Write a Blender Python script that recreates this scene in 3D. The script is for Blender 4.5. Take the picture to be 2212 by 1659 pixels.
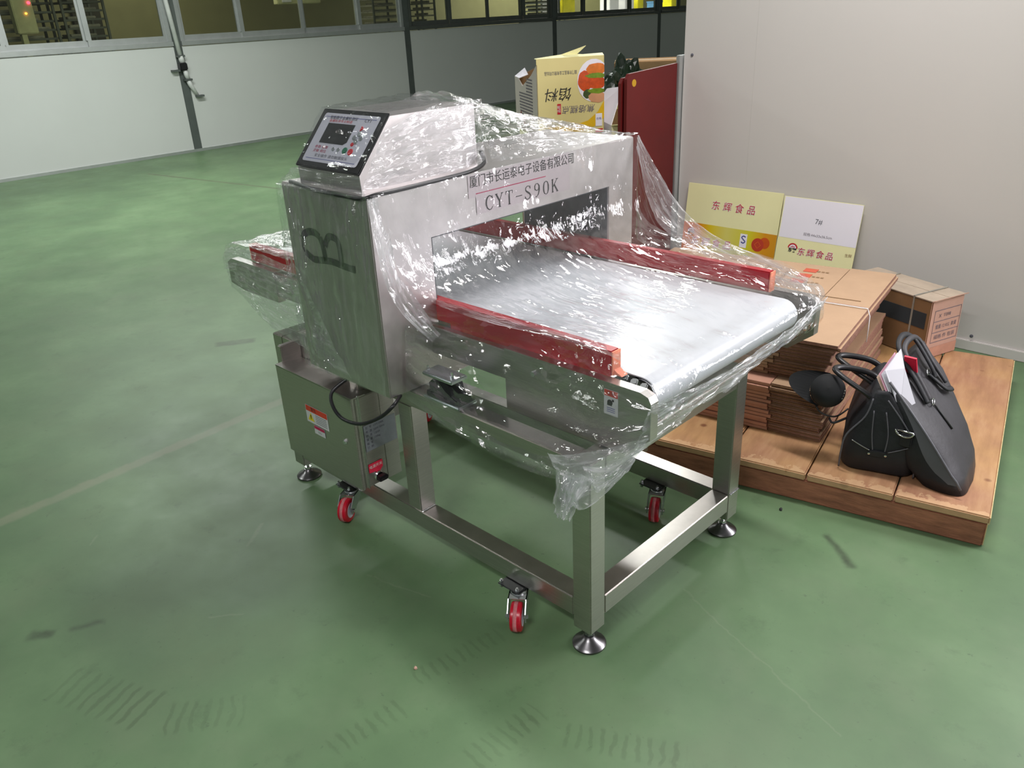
import bpy, bmesh, math, random
from mathutils import Vector, Matrix, noise

random.seed(7)
for o in list(bpy.data.objects):
    bpy.data.objects.remove(o)
C = bpy.context.scene.collection
SC = bpy.context.scene
PI = math.pi

# ---------------------------------------------------------------- camera
def make_camera():
    f, yaw, pitch, roll = 1743.66, 0.7866, -0.4357, -0.0498
    loc = Vector((1.0407, -1.2847, 1.572))
    fwd = Vector((-math.sin(yaw) * math.cos(pitch), math.cos(yaw) * math.cos(pitch), math.sin(pitch)))
    r = fwd.cross(Vector((0, 0, 1))).normalized()
    u = r.cross(fwd)
    c, s = math.cos(roll), math.sin(roll)
    R, U = c * r + s * u, -s * r + c * u
    cam = bpy.data.cameras.new('camera')
    cam.sensor_fit = 'HORIZONTAL'; cam.sensor_width = 36; cam.lens = f * 36 / 2212
    cam.clip_start = 0.05; cam.clip_end = 100
    o = bpy.data.objects.new('camera', cam); C.objects.link(o)
    o.matrix_world = Matrix(((R.x, U.x, -fwd.x, loc.x), (R.y, U.y, -fwd.y, loc.y), (R.z, U.z, -fwd.z, loc.z), (0, 0, 0, 1)))
    SC.camera = o
make_camera()

# ---------------------------------------------------------------- world, light, exposure
w = bpy.data.worlds.new('world'); SC.world = w; w.use_nodes = True
w.node_tree.nodes['Background'].inputs[0].default_value = (0.80, 0.86, 0.80, 1)
w.node_tree.nodes['Background'].inputs[1].default_value = 0.13
SC.view_settings.view_transform = 'Standard'
SC.view_settings.look = 'None'
SC.view_settings.gamma = 1
SC.view_settings.use_curve_mapping = False
SC.view_settings.exposure = 0.0

def area(name, loc, target, sx, sy, power, col):
    l = bpy.data.lights.new(name, 'AREA'); l.shape = 'RECTANGLE'; l.size = sx; l.size_y = sy
    l.energy = power; l.color = col
    o = bpy.data.objects.new(name, l); C.objects.link(o); o.location = loc
    d = Vector(target) - Vector(loc)
    o.rotation_euler = d.to_track_quat('-Z', 'Y').to_euler()
    return o
area('ceiling_tube_and_fill_light', (-0.1, 1.5, 3.4), (-0.1, 1.5, 0), 1.3, 0.24, 74, (1.0, 0.97, 0.95))
area('ceiling_tube_and_fill_light', (-2.9, 4.9, 3.3), (-2.7, 4.5, 0), 1.3, 0.24, 120, (0.97, 1.0, 0.95))
area('ceiling_tube_and_fill_light', (-6.8, 2.0, 3.4), (-6.8, 2.0, 0), 0.3, 2.6, 175, (0.95, 1.0, 0.95))
area('ceiling_tube_and_fill_light', (-4.2, -2.6, 3.4), (-4.2, -2.6, 0), 1.3, 0.24, 44, (0.95, 1.0, 0.95))
area('ceiling_tube_and_fill_light', (0.8, -2.4, 3.4), (0.8, -2.4, 0), 1.3, 0.24, 82, (1.0, 0.98, 0.98))  # unseen front fill, added to keep the right wall bright
area('daylight_window_light', (6.5, 1.2, 2.0), (-1.0, 0.6, 0.8), 3.4, 1.9, 108, (1.0, 0.93, 0.97))
area('daylight_window_light', (2.0, 2.70, 1.95), (2.0, 0.0, 1.75), 1.8, 1.2, 125, (0.98, 0.96, 1.0))
area('back_room_fill_light', (-11.8, 5.0, 3.4), (-12.2, 5.0, 0), 0.3, 5.0, 85, (1.0, 0.98, 0.82))  # added, unseen: brightens the dark room behind the windows
area('back_room_fill_light', (-12.4, 15.5, 3.4), (-12.4, 16.0, 0), 0.3, 6.0, 320, (1.0, 0.99, 0.9))  # second added fill, for the room behind the far windows

# ---------------------------------------------------------------- materials
def newmat(name):
    m = bpy.data.materials.new(name); m.use_nodes = True
    nt = m.node_tree; nt.nodes.clear()
    out = nt.nodes.new('ShaderNodeOutputMaterial')
    return m, nt, out
def L(nt, a, b): nt.links.new(a, b)
def srgb(r, g, b):
    def f(c):
        c /= 255.0
        return c / 12.92 if c <= 0.04045 else ((c + 0.055) / 1.055) ** 2.4
    return (f(r), f(g), f(b), 1)
def noise_node(nt, scale, detail=4, rough=0.55, vec=None, stretch=None, coord='Object'):
    tc = nt.nodes.new('ShaderNodeTexCoord')
    src = tc.outputs[coord]
    if stretch:
        mp = nt.nodes.new('ShaderNodeMapping'); mp.inputs['Scale'].default_value = stretch
        L(nt, src, mp.inputs['Vector']); src = mp.outputs['Vector']
    n = nt.nodes.new('ShaderNodeTexNoise'); n.inputs['Scale'].default_value = scale
    n.inputs['Detail'].default_value = detail; n.inputs['Roughness'].default_value = rough
    L(nt, src, n.inputs['Vector'])
    return n
def ramp(nt, fac, stops):
    r = nt.nodes.new('ShaderNodeValToRGB')
    e = r.color_ramp.elements
    while len(e) < len(stops): e.new(0.5)
    for i, (p, c) in enumerate(stops):
        e[i].position = p; e[i].color = c if len(c) == 4 else (*c, 1)
    L(nt, fac, r.inputs['Fac'])
    return r.outputs['Color']
def plain(name, col, rough=0.5, metal=0.0, var=0.12, nscale=8, bump=0.0, bscale=60, stretch=None, spec=0.5, coat=0.0):
    m, nt, out = newmat(name)
    p = nt.nodes.new('ShaderNodeBsdfPrincipled')
    n = noise_node(nt, nscale, 4, 0.6, stretch=stretch)
    a = tuple(c * (1 - var) for c in col[:3]); b = tuple(min(1, c * (1 + var)) for c in col[:3])
    L(nt, ramp(nt, n.outputs['Fac'], [(0.3, a), (0.7, b)]), p.inputs['Base Color'])
    p.inputs['Roughness'].default_value = rough; p.inputs['Metallic'].default_value = metal
    p.inputs['Specular IOR Level'].default_value = spec
    p.inputs['Coat Weight'].default_value = coat
    if bump:
        n2 = noise_node(nt, bscale, 3, 0.6, stretch=stretch)
        bm = nt.nodes.new('ShaderNodeBump'); bm.inputs['Strength'].default_value = bump; bm.inputs['Distance'].default_value = 0.01
        L(nt, n2.outputs['Fac'], bm.inputs['Height']); L(nt, bm.outputs['Normal'], p.inputs['Normal'])
    L(nt, p.outputs['BSDF'], out.inputs['Surface'])
    return m

def brushed(name, col, rough, stretch=(1, 1, 30)):
    m, nt, out = newmat(name)
    p = nt.nodes.new('ShaderNodeBsdfPrincipled')
    p.inputs['Metallic'].default_value = 1
    n = noise_node(nt, 14, 5, 0.6, stretch=stretch)
    L(nt, ramp(nt, n.outputs['Fac'], [(0.3, tuple(c * 0.9 for c in col[:3])), (0.7, tuple(min(1, c * 1.08) for c in col[:3]))]), p.inputs['Base Color'])
    mr = nt.nodes.new('ShaderNodeMapRange'); mr.inputs['To Min'].default_value = rough - 0.05; mr.inputs['To Max'].default_value = rough + 0.08
    L(nt, n.outputs['Fac'], mr.inputs['Value']); L(nt, mr.outputs['Result'], p.inputs['Roughness'])
    bm = nt.nodes.new('ShaderNodeBump'); bm.inputs['Strength'].default_value = 0.08; bm.inputs['Distance'].default_value = 0.002
    L(nt, n.outputs['Fac'], bm.inputs['Height']); L(nt, bm.outputs['Normal'], p.inputs['Normal'])
    L(nt, p.outputs['BSDF'], out.inputs['Surface'])
    return m

M = {}
M['steel'] = brushed('brushed_steel', (0.55, 0.52, 0.50), 0.33)
M['steel_h'] = brushed('brushed_steel_housing', (0.58, 0.545, 0.54), 0.42, (30, 1, 1))
M['chrome'] = plain('chrome', (0.72, 0.73, 0.75), 0.18, 1.0, 0.05)
M['zinc'] = plain('zinc_plate', (0.55, 0.58, 0.60), 0.3, 1.0, 0.1)
M['caster_plate'] = plain('dark_zinc', (0.16, 0.165, 0.17), 0.35, 1.0, 0.1)
M['foot'] = plain('foot_steel', (0.17, 0.165, 0.17), 0.3, 1.0, 0.08)
M['alu'] = plain('aluminium', (0.52, 0.54, 0.54), 0.42, 0.7, 0.06)
M['alu_dark'] = plain('dark_aluminium', srgb(98, 102, 98), 0.5, 0.3, 0.1)
M['belt'] = plain('white_belt', (0.66, 0.68, 0.71), 0.30, 0, 0.02, 3)
M['red'] = plain('red_guide_paint', srgb(170, 24, 38), 0.35, 0, 0.15, 5, spec=0.4)
M['red_end'] = plain('orange_cut_end', srgb(232, 140, 110), 0.6, 0, 0.2, 40)
M['black'] = plain('black_plastic', (0.012, 0.012, 0.014), 0.35, 0, 0.2)
M['black_rubber'] = plain('black_rubber', (0.006, 0.007, 0.009), 0.75, 0, 0.2)
M['lining'] = plain('dark_tunnel_lining', srgb(66, 70, 76), 0.45, 0, 0.08)
M['white_print'] = plain('white_print', (0.62, 0.62, 0.70), 0.4, 0, 0.03)
M['sticker'] = plain('white_sticker', (0.58, 0.59, 0.60), 0.45, 0, 0.04)
M['grey_plate'] = plain('grey_name_plate', (0.33, 0.35, 0.40), 0.35, 0.4, 0.08, 30)
M['ink'] = plain('black_ink', (0.02, 0.02, 0.022), 0.5)
M['ink_grey'] = plain('grey_ink', (0.12, 0.12, 0.15), 0.5)
M['ink_blue'] = plain('blue_ink', (0.06, 0.07, 0.30), 0.5)
M['ink_red'] = plain('red_ink', srgb(200, 30, 45), 0.5)
M['ink_orange'] = plain('orange_red_ink', srgb(196, 62, 40), 0.5)
M['ink_green'] = plain('green_ink', srgb(20, 110, 80), 0.5)
M['ink_pink'] = plain('pink_red_ink', srgb(235, 40, 75), 0.5)
M['ink_magenta'] = plain('magenta_ink', srgb(175, 30, 80), 0.5)
M['ink_yellow'] = plain('yellow_ink', srgb(214, 196, 30), 0.5)
M['ink_white'] = plain('white_ink', (0.8, 0.8, 0.8), 0.5)
M['pink_film'] = plain('pinkish_backing_label', (0.56, 0.50, 0.52), 0.42, 0.85, 0.05)
M['wheel'] = plain('red_caster_tread', srgb(196, 14, 44), 0.3, 0, 0.12, 30)
M['wheel_band'] = plain('dusty_caster_band', srgb(205, 120, 125), 0.6, 0, 0.25, 60)
M['hub'] = plain('pale_caster_hub', (0.62, 0.62, 0.70), 0.4)
M['card'] = plain('kraft_cardboard', srgb(184, 152, 122), 0.75, 0, 0.07, 5, 0.1, 90)
M['card_edge'] = plain('cardboard_edge', srgb(158, 118, 102), 0.85, 0, 0.25, 60, 0.5, 150)
M['card_pink'] = plain('pinkish_cardboard_edge', srgb(200, 150, 128), 0.8, 0, 0.08, 20)
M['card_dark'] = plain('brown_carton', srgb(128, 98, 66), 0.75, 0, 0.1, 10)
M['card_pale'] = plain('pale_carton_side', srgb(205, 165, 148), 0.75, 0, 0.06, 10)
M['card_top'] = plain('greyish_carton_top', srgb(176, 160, 142), 0.75, 0, 0.12, 12)  # paler greyish tone for carton top, flaps and tape
M['print_grey'] = plain('faded_grey_print', srgb(120, 112, 122), 0.7, 0, 0.15, 40)
M['print_navy'] = plain('dark_blue_print', srgb(46, 54, 60), 0.7, 0, 0.15)
M['print_brown'] = plain('faded_brown_print', srgb(150, 118, 84), 0.7, 0, 0.15, 40)
M['print_red'] = plain('faded_red_print', srgb(196, 88, 62), 0.7)
M['wood'] = None
M['yellow_card'] = plain('pale_yellow_card', srgb(244, 240, 186), 0.55, 0, 0.04, 3)
M['white_card'] = plain('white_card', srgb(244, 240, 250), 0.55, 0, 0.02, 3)
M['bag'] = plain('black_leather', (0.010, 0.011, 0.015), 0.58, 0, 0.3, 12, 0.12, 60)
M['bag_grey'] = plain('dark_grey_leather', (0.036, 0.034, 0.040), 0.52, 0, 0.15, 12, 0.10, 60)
M['piping'] = plain('grey_piping', (0.10, 0.10, 0.115), 0.4)
M['wall_white'] = plain('white_wall_panel', (0.66, 0.67, 0.66), 0.45, 0, 0.02, 1.2, 0.02, 30)
M['wall_beige'] = plain('beige_white_panel', (0.66, 0.63, 0.61), 0.42, 0, 0.015, 1.0, 0.02, 30)
M['post_dark'] = plain('grey_joint_strip', srgb(88, 94, 92), 0.5, 0, 0.15, 6)
M['pvc'] = plain('white_pipe', (0.70, 0.71, 0.70), 0.4)
M['darkred'] = plain('dark_red_board', srgb(98, 14, 13), 0.55, 0, 0.15, 3)
M['olive'] = plain('olive_room_wall', srgb(128, 124, 92), 0.7, 0, 0.08, 2)
M['cream'] = plain('cream_enamel', srgb(190, 188, 150), 0.5)
M['tray'] = plain('pale_trays', srgb(150, 148, 138), 0.5, 0.2, 0.3, 10)
M['bag_green'] = plain('dark_green_plastic', srgb(30, 44, 32), 0.25, 0, 0.3, 12)
M['yellow'] = plain('bright_yellow_plastic', srgb(225, 215, 30), 0.4)
M['blue'] = plain('light_blue_plastic', srgb(90, 140, 190), 0.4)
M['paper'] = plain('white_paper', (0.70, 0.69, 0.76), 0.5, 0, 0.04)

def emit(name, col, s):
    m, nt, out = newmat(name); e = nt.nodes.new('ShaderNodeEmission')
    e.inputs[0].default_value = (*col, 1); e.inputs[1].default_value = s
    L(nt, e.outputs[0], out.inputs[0]); return m
M['led_red'] = emit('red_lamp', (1, 0.05, 0.1), 6)
M['led_orange'] = emit('orange_lamp', (1, 0.35, 0.05), 6)

def wood_mat():
    m, nt, out = newmat('worn_plank_wood')
    p = nt.nodes.new('ShaderNodeBsdfPrincipled'); p.inputs['Roughness'].default_value = 0.6
    n = noise_node(nt, 5, 6, 0.6, stretch=(6, 1, 6))
    n2 = noise_node(nt, 2.2, 3, 0.6)
    c1 = ramp(nt, n.outputs['Fac'], [(0.22, srgb(118, 78, 54)), (0.5, srgb(166, 122, 88)), (0.8, srgb(200, 164, 124))])
    c2 = ramp(nt, n2.outputs['Fac'], [(0.35, srgb(156, 106, 86)), (0.50, srgb(180, 138, 96)), (0.66, srgb(200, 160, 100))])
    mx = nt.nodes.new('ShaderNodeMix'); mx.data_type = 'RGBA'; mx.inputs['Factor'].default_value = 0.5
    L(nt, c1, mx.inputs['A']); L(nt, c2, mx.inputs['B'])
    v = nt.nodes.new('ShaderNodeTexVoronoi'); v.inputs['Scale'].default_value = 7
    tc = nt.nodes.new('ShaderNodeTexCoord'); L(nt, tc.outputs['Object'], v.inputs['Vector'])
    k = ramp(nt, v.outputs['Distance'], [(0.0, (1, 1, 1)), (0.07, (0.8, 0.8, 0.8)), (0.12, (0, 0, 0))])
    mx2 = nt.nodes.new('ShaderNodeMix'); mx2.data_type = 'RGBA'
    L(nt, k, mx2.inputs['Factor']); L(nt, mx.outputs['Result'], mx2.inputs['A']); mx2.inputs['B'].default_value = srgb(110, 62, 36)
    # planks are worn pale along their front edge (y = 0 of the pallet)
    sp = nt.nodes.new('ShaderNodeSeparateXYZ'); L(nt, tc.outputs['Object'], sp.inputs[0])
    n3 = noise_node(nt, 22, 4, 0.7)
    def m_(op, a, b_):
        x = nt.nodes.new('ShaderNodeMath'); x.operation = op
        for i_, q in enumerate((a, b_)):
            if isinstance(q, (int, float)): x.inputs[i_].default_value = q
            else: L(nt, q, x.inputs[i_])
        return x.outputs[0]
    wv = m_('LESS_THAN', sp.outputs[1], m_('MULTIPLY', m_('SUBTRACT', n3.outputs['Fac'], 0.44), 0.16))
    mx3 = nt.nodes.new('ShaderNodeMix'); mx3.data_type = 'RGBA'; L(nt, m_('MULTIPLY', wv, 0.55), mx3.inputs['Factor']); L(nt, mx2.outputs['Result'], mx3.inputs['A']); mx3.inputs['B'].default_value = srgb(206, 170, 130)
    L(nt, mx3.outputs['Result'], p.inputs['Base Color'])
    b = nt.nodes.new('ShaderNodeBump'); b.inputs['Strength'].default_value = 0.3; b.inputs['Distance'].default_value = 0.004
    L(nt, n.outputs['Fac'], b.inputs['Height']); L(nt, b.outputs['Normal'], p.inputs['Normal'])
    L(nt, p.outputs['BSDF'], out.inputs['Surface'])
    return m
M['wood'] = wood_mat()
M['bearer'] = plain('reddish_bearer_wood', srgb(150, 98, 74), 0.65, 0, 0.35, 6, 0.3, 30, stretch=(1.5, 8, 8))
M['wood_end'] = plain('pale_cut_wood', srgb(206, 186, 136), 0.7, 0, 0.2, 40)

# ---- floor: painted green concrete with wear, a pale joint line, tyre tread prints and stains
def floor_mat():
    m, nt, out = newmat('green_painted_concrete')
    tc = nt.nodes.new('ShaderNodeTexCoord'); P0 = tc.outputs['Object']
    p = nt.nodes.new('ShaderNodeBsdfPrincipled')
    n1 = noise_node(nt, 1.3, 6, 0.62); n2 = noise_node(nt, 3.5, 6, 0.65); n3 = noise_node(nt, 40, 3, 0.6)
    base = ramp(nt, n1.outputs['Fac'], [(0.30, srgb(80, 106, 74)), (0.5, srgb(92, 120, 84)), (0.7, srgb(108, 136, 98))])
    wear = ramp(nt, n2.outputs['Fac'], [(0.45, (0, 0, 0)), (0.75, (1, 1, 1))])
    def mixc(fac, a, b, k=1.0):
        if k != 1.0:
            mm = nt.nodes.new('ShaderNodeMath'); mm.operation = 'MULTIPLY'; mm.inputs[1].default_value = k
            L(nt, fac, mm.inputs[0]); fac = mm.outputs[0]
        x = nt.nodes.new('ShaderNodeMix'); x.data_type = 'RGBA'
        L(nt, fac, x.inputs['Factor']); L(nt, a, x.inputs['A'])
        if isinstance(b, tuple): x.inputs['B'].default_value = b
        else: L(nt, b, x.inputs['B'])
        return x.outputs['Result']
    col = mixc(wear, base, srgb(112, 122, 98), 0.30)
    n4 = noise_node(nt, 9, 6, 0.7)
    col = mixc(ramp(nt, n4.outputs['Fac'], [(0.22, (1, 1, 1)), (0.42, (0, 0, 0))]), col, srgb(66, 84, 60), 0.5)
    col = mixc(ramp(nt, n3.outputs['Fac'], [(0.24, (1, 1, 1)), (0.34, (0, 0, 0))]), col, srgb(54, 66, 52), 0.45)
    def math1(op, a, b=None):
        x = nt.nodes.new('ShaderNodeMath'); x.operation = op
        for i, v in enumerate((a, b)):
            if v is None: continue
            if isinstance(v, (int, float)): x.inputs[i].default_value = v
            else: L(nt, v, x.inputs[i])
        return x.outputs[0]
    # distort the coordinates a little so that marks have ragged edges
    nd = noise_node(nt, 14, 3, 0.6)
    sub = nt.nodes.new('ShaderNodeVectorMath'); sub.operation = 'SUBTRACT'; L(nt, nd.outputs['Color'], sub.inputs[0]); sub.inputs[1].default_value = (0.5, 0.5, 0.5)
    sc = nt.nodes.new('ShaderNodeVectorMath'); sc.operation = 'SCALE'; L(nt, sub.outputs[0], sc.inputs[0]); sc.inputs['Scale'].default_value = 0.035
    ad = nt.nodes.new('ShaderNodeVectorMath'); ad.operation = 'ADD'; L(nt, P0, ad.inputs[0]); L(nt, sc.outputs[0], ad.inputs[1])
    PD = ad.outputs[0]
    def local(cx, cy, ang, v=PD):
        mp = nt.nodes.new('ShaderNodeMapping'); mp.vector_type = 'TEXTURE'
        mp.inputs['Location'].default_value = (cx, cy, 0); mp.inputs['Rotation'].default_value = (0, 0, ang)
        L(nt, v, mp.inputs['Vector'])
        s = nt.nodes.new('ShaderNodeSeparateXYZ'); L(nt, mp.outputs[0], s.inputs[0]); return s.outputs[0], s.outputs[1]
    def soft(v, half, fe):
        a = math1('ABSOLUTE', v)
        mr = nt.nodes.new('ShaderNodeMapRange'); mr.interpolation_type = 'SMOOTHSTEP'
        mr.inputs['From Min'].default_value = half - fe; mr.inputs['From Max'].default_value = half + fe
        mr.inputs['To Min'].default_value = 1; mr.inputs['To Max'].default_value = 0
        L(nt, a, mr.inputs['Value']); return mr.outputs[0]
    def rect(cx, cy, ang, hl, hw, fe=0.01, v=PD):
        x, y = local(cx, cy, ang, v)
        return math1('MULTIPLY', soft(x, hl, fe), soft(y, hw, fe)), x, y
    # pale joint line across the floor on the left
    a, x, y = rect(-2.06, 0.5, PI / 2 + 0.06, 2.6, 0.028, 0.012)
    col = mixc(math1('MULTIPLY', a, n2.outputs['Fac']), col, srgb(132, 134, 112), 1.0)
    a, x, y = rect(-6.4, 3.05, 0.17, 2.4, 0.02, 0.012)
    col = mixc(a, col, srgb(84, 84, 66), 0.6)
    # tyre tread prints: rows of short dark dashes
    def tread(cx, cy, ang, hl, hw, per, k=0.34, dc=(52, 66, 42)):
        nonlocal col
        a, x, y = rect(cx, cy, ang, hl, hw, 0.008)
        sx = math1('SINE', math1('MULTIPLY', x, 2 * PI / per))
        st = nt.nodes.new('ShaderNodeMapRange'); st.inputs['From Min'].default_value = 0.1; st.inputs['From Max'].default_value = 0.8
        L(nt, sx, st.inputs['Value'])
        nn = ramp(nt, n2.outputs['Fac'], [(0.35, (0.3, 0.3, 0.3)), (0.6, (1, 1, 1))])
        col = mixc(math1('MULTIPLY', math1('MULTIPLY', a, st.outputs[0]), nn), col, srgb(*dc), k)
    tread(-0.265, -0.24, 1.37, 0.14, 0.028, 0.026)
    tread(-0.255, -0.545, 1.45, 0.10, 0.03, 0.026)
    tread(0.015, -0.345, 1.5, 0.11, 0.035, 0.026)
    tread(0.24, -0.18, 0.5, 0.14, 0.035, 0.028, 0.3)
    tread(-0.86, -0.95, 0.4, 0.16, 0.06, 0.035, 0.35)
    tread(-0.6, -0.8, 0.9, 0.10, 0.05, 0.03, 0.3)
    tread(-0.05, 0.15, 1.2, 0.09, 0.03, 0.026, 0.25)
    # dark smudges and a scrape
    for cx, cy, an, hl, hw, k in ((-1.237, -0.974, 0.9, 0.035, 0.018, 0.7), (-1.173, -0.868, 1.2, 0.045, 0.010, 0.6), (-2.9, 0.55, 1.0, 0.10, 0.035, 0.6),
                                  (-2.65, 0.85, 0.6, 0.05, 0.03, 0.5), (0.30, 0.85, -0.7, 0.085, 0.012, 0.75), (-1.33, -1.16, 0.7, 0.03, 0.012, 0.5)):
        a, x, y = rect(cx, cy, an, hl, hw, 0.012)
        col = mixc(math1('MULTIPLY', a, n4.outputs['Fac']), col, srgb(44, 48, 38), k * 1.6)
    # pale scratches
    for cx, cy, an, hl, hw in ((-1.60, -0.69, 2.3, 0.03, 0.003), (-1.2, -0.31, 2.3, 0.06, 0.006), (-0.62, -0.16, 0.25, 0.12, 0.002), (-0.9, -0.58, 0.9, 0.05, 0.003), (0.32, 0.28, -0.35, 0.30, 0.0015)):
        a, x, y = rect(cx, cy, an, hl, hw, 0.004)
        col = mixc(math1('MULTIPLY', a, n4.outputs['Fac']), col, srgb(140, 150, 126), 0.45)
    L(nt, col, p.inputs['Base Color'])
    rr = nt.nodes.new('ShaderNodeMapRange'); rr.inputs['To Min'].default_value = 0.34; rr.inputs['To Max'].default_value = 0.62
    L(nt, n2.outputs['Fac'], rr.inputs['Value']); L(nt, rr.outputs[0], p.inputs['Roughness'])
    b = nt.nodes.new('ShaderNodeBump'); b.inputs['Strength'].default_value = 0.12; b.inputs['Distance'].default_value = 0.004
    L(nt, n4.outputs['Fac'], b.inputs['Height']); L(nt, b.outputs['Normal'], p.inputs['Normal'])
    L(nt, p.outputs['BSDF'], out.inputs['Surface'])
    return m
M['floor'] = floor_mat()

def schlick(nt, f0):
    """reflectance of a thin clear sheet, the same from both sides"""
    g = nt.nodes.new('ShaderNodeNewGeometry')
    d = nt.nodes.new('ShaderNodeVectorMath'); d.operation = 'DOT_PRODUCT'; L(nt, g.outputs['Normal'], d.inputs[0]); L(nt, g.outputs['Incoming'], d.inputs[1])
    def m_(op, a, b=None):
        x = nt.nodes.new('ShaderNodeMath'); x.operation = op
        for i, q in enumerate((a, b)):
            if q is None: continue
            if isinstance(q, (int, float)): x.inputs[i].default_value = q
            else: L(nt, q, x.inputs[i])
        return x.outputs[0]
    c = m_('SUBTRACT', 1.0, m_('ABSOLUTE', d.outputs['Value']))
    return m_('ADD', f0, m_('MULTIPLY', m_('POWER', c, 5.0), 1.0 - f0))
def glass_mat():
    m, nt, out = newmat('window_glass')
    t = nt.nodes.new('ShaderNodeBsdfTransparent'); t.inputs[0].default_value = (0.86, 0.88, 0.80, 1)
    g = nt.nodes.new('ShaderNodeBsdfGlossy'); g.inputs['Roughness'].default_value = 0.05
    x = nt.nodes.new('ShaderNodeMixShader'); L(nt, schlick(nt, 0.05), x.inputs[0]); L(nt, t.outputs[0], x.inputs[1]); L(nt, g.outputs[0], x.inputs[2])
    L(nt, x.outputs[0], out.inputs[0]); return m
M['glass'] = glass_mat()

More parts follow.
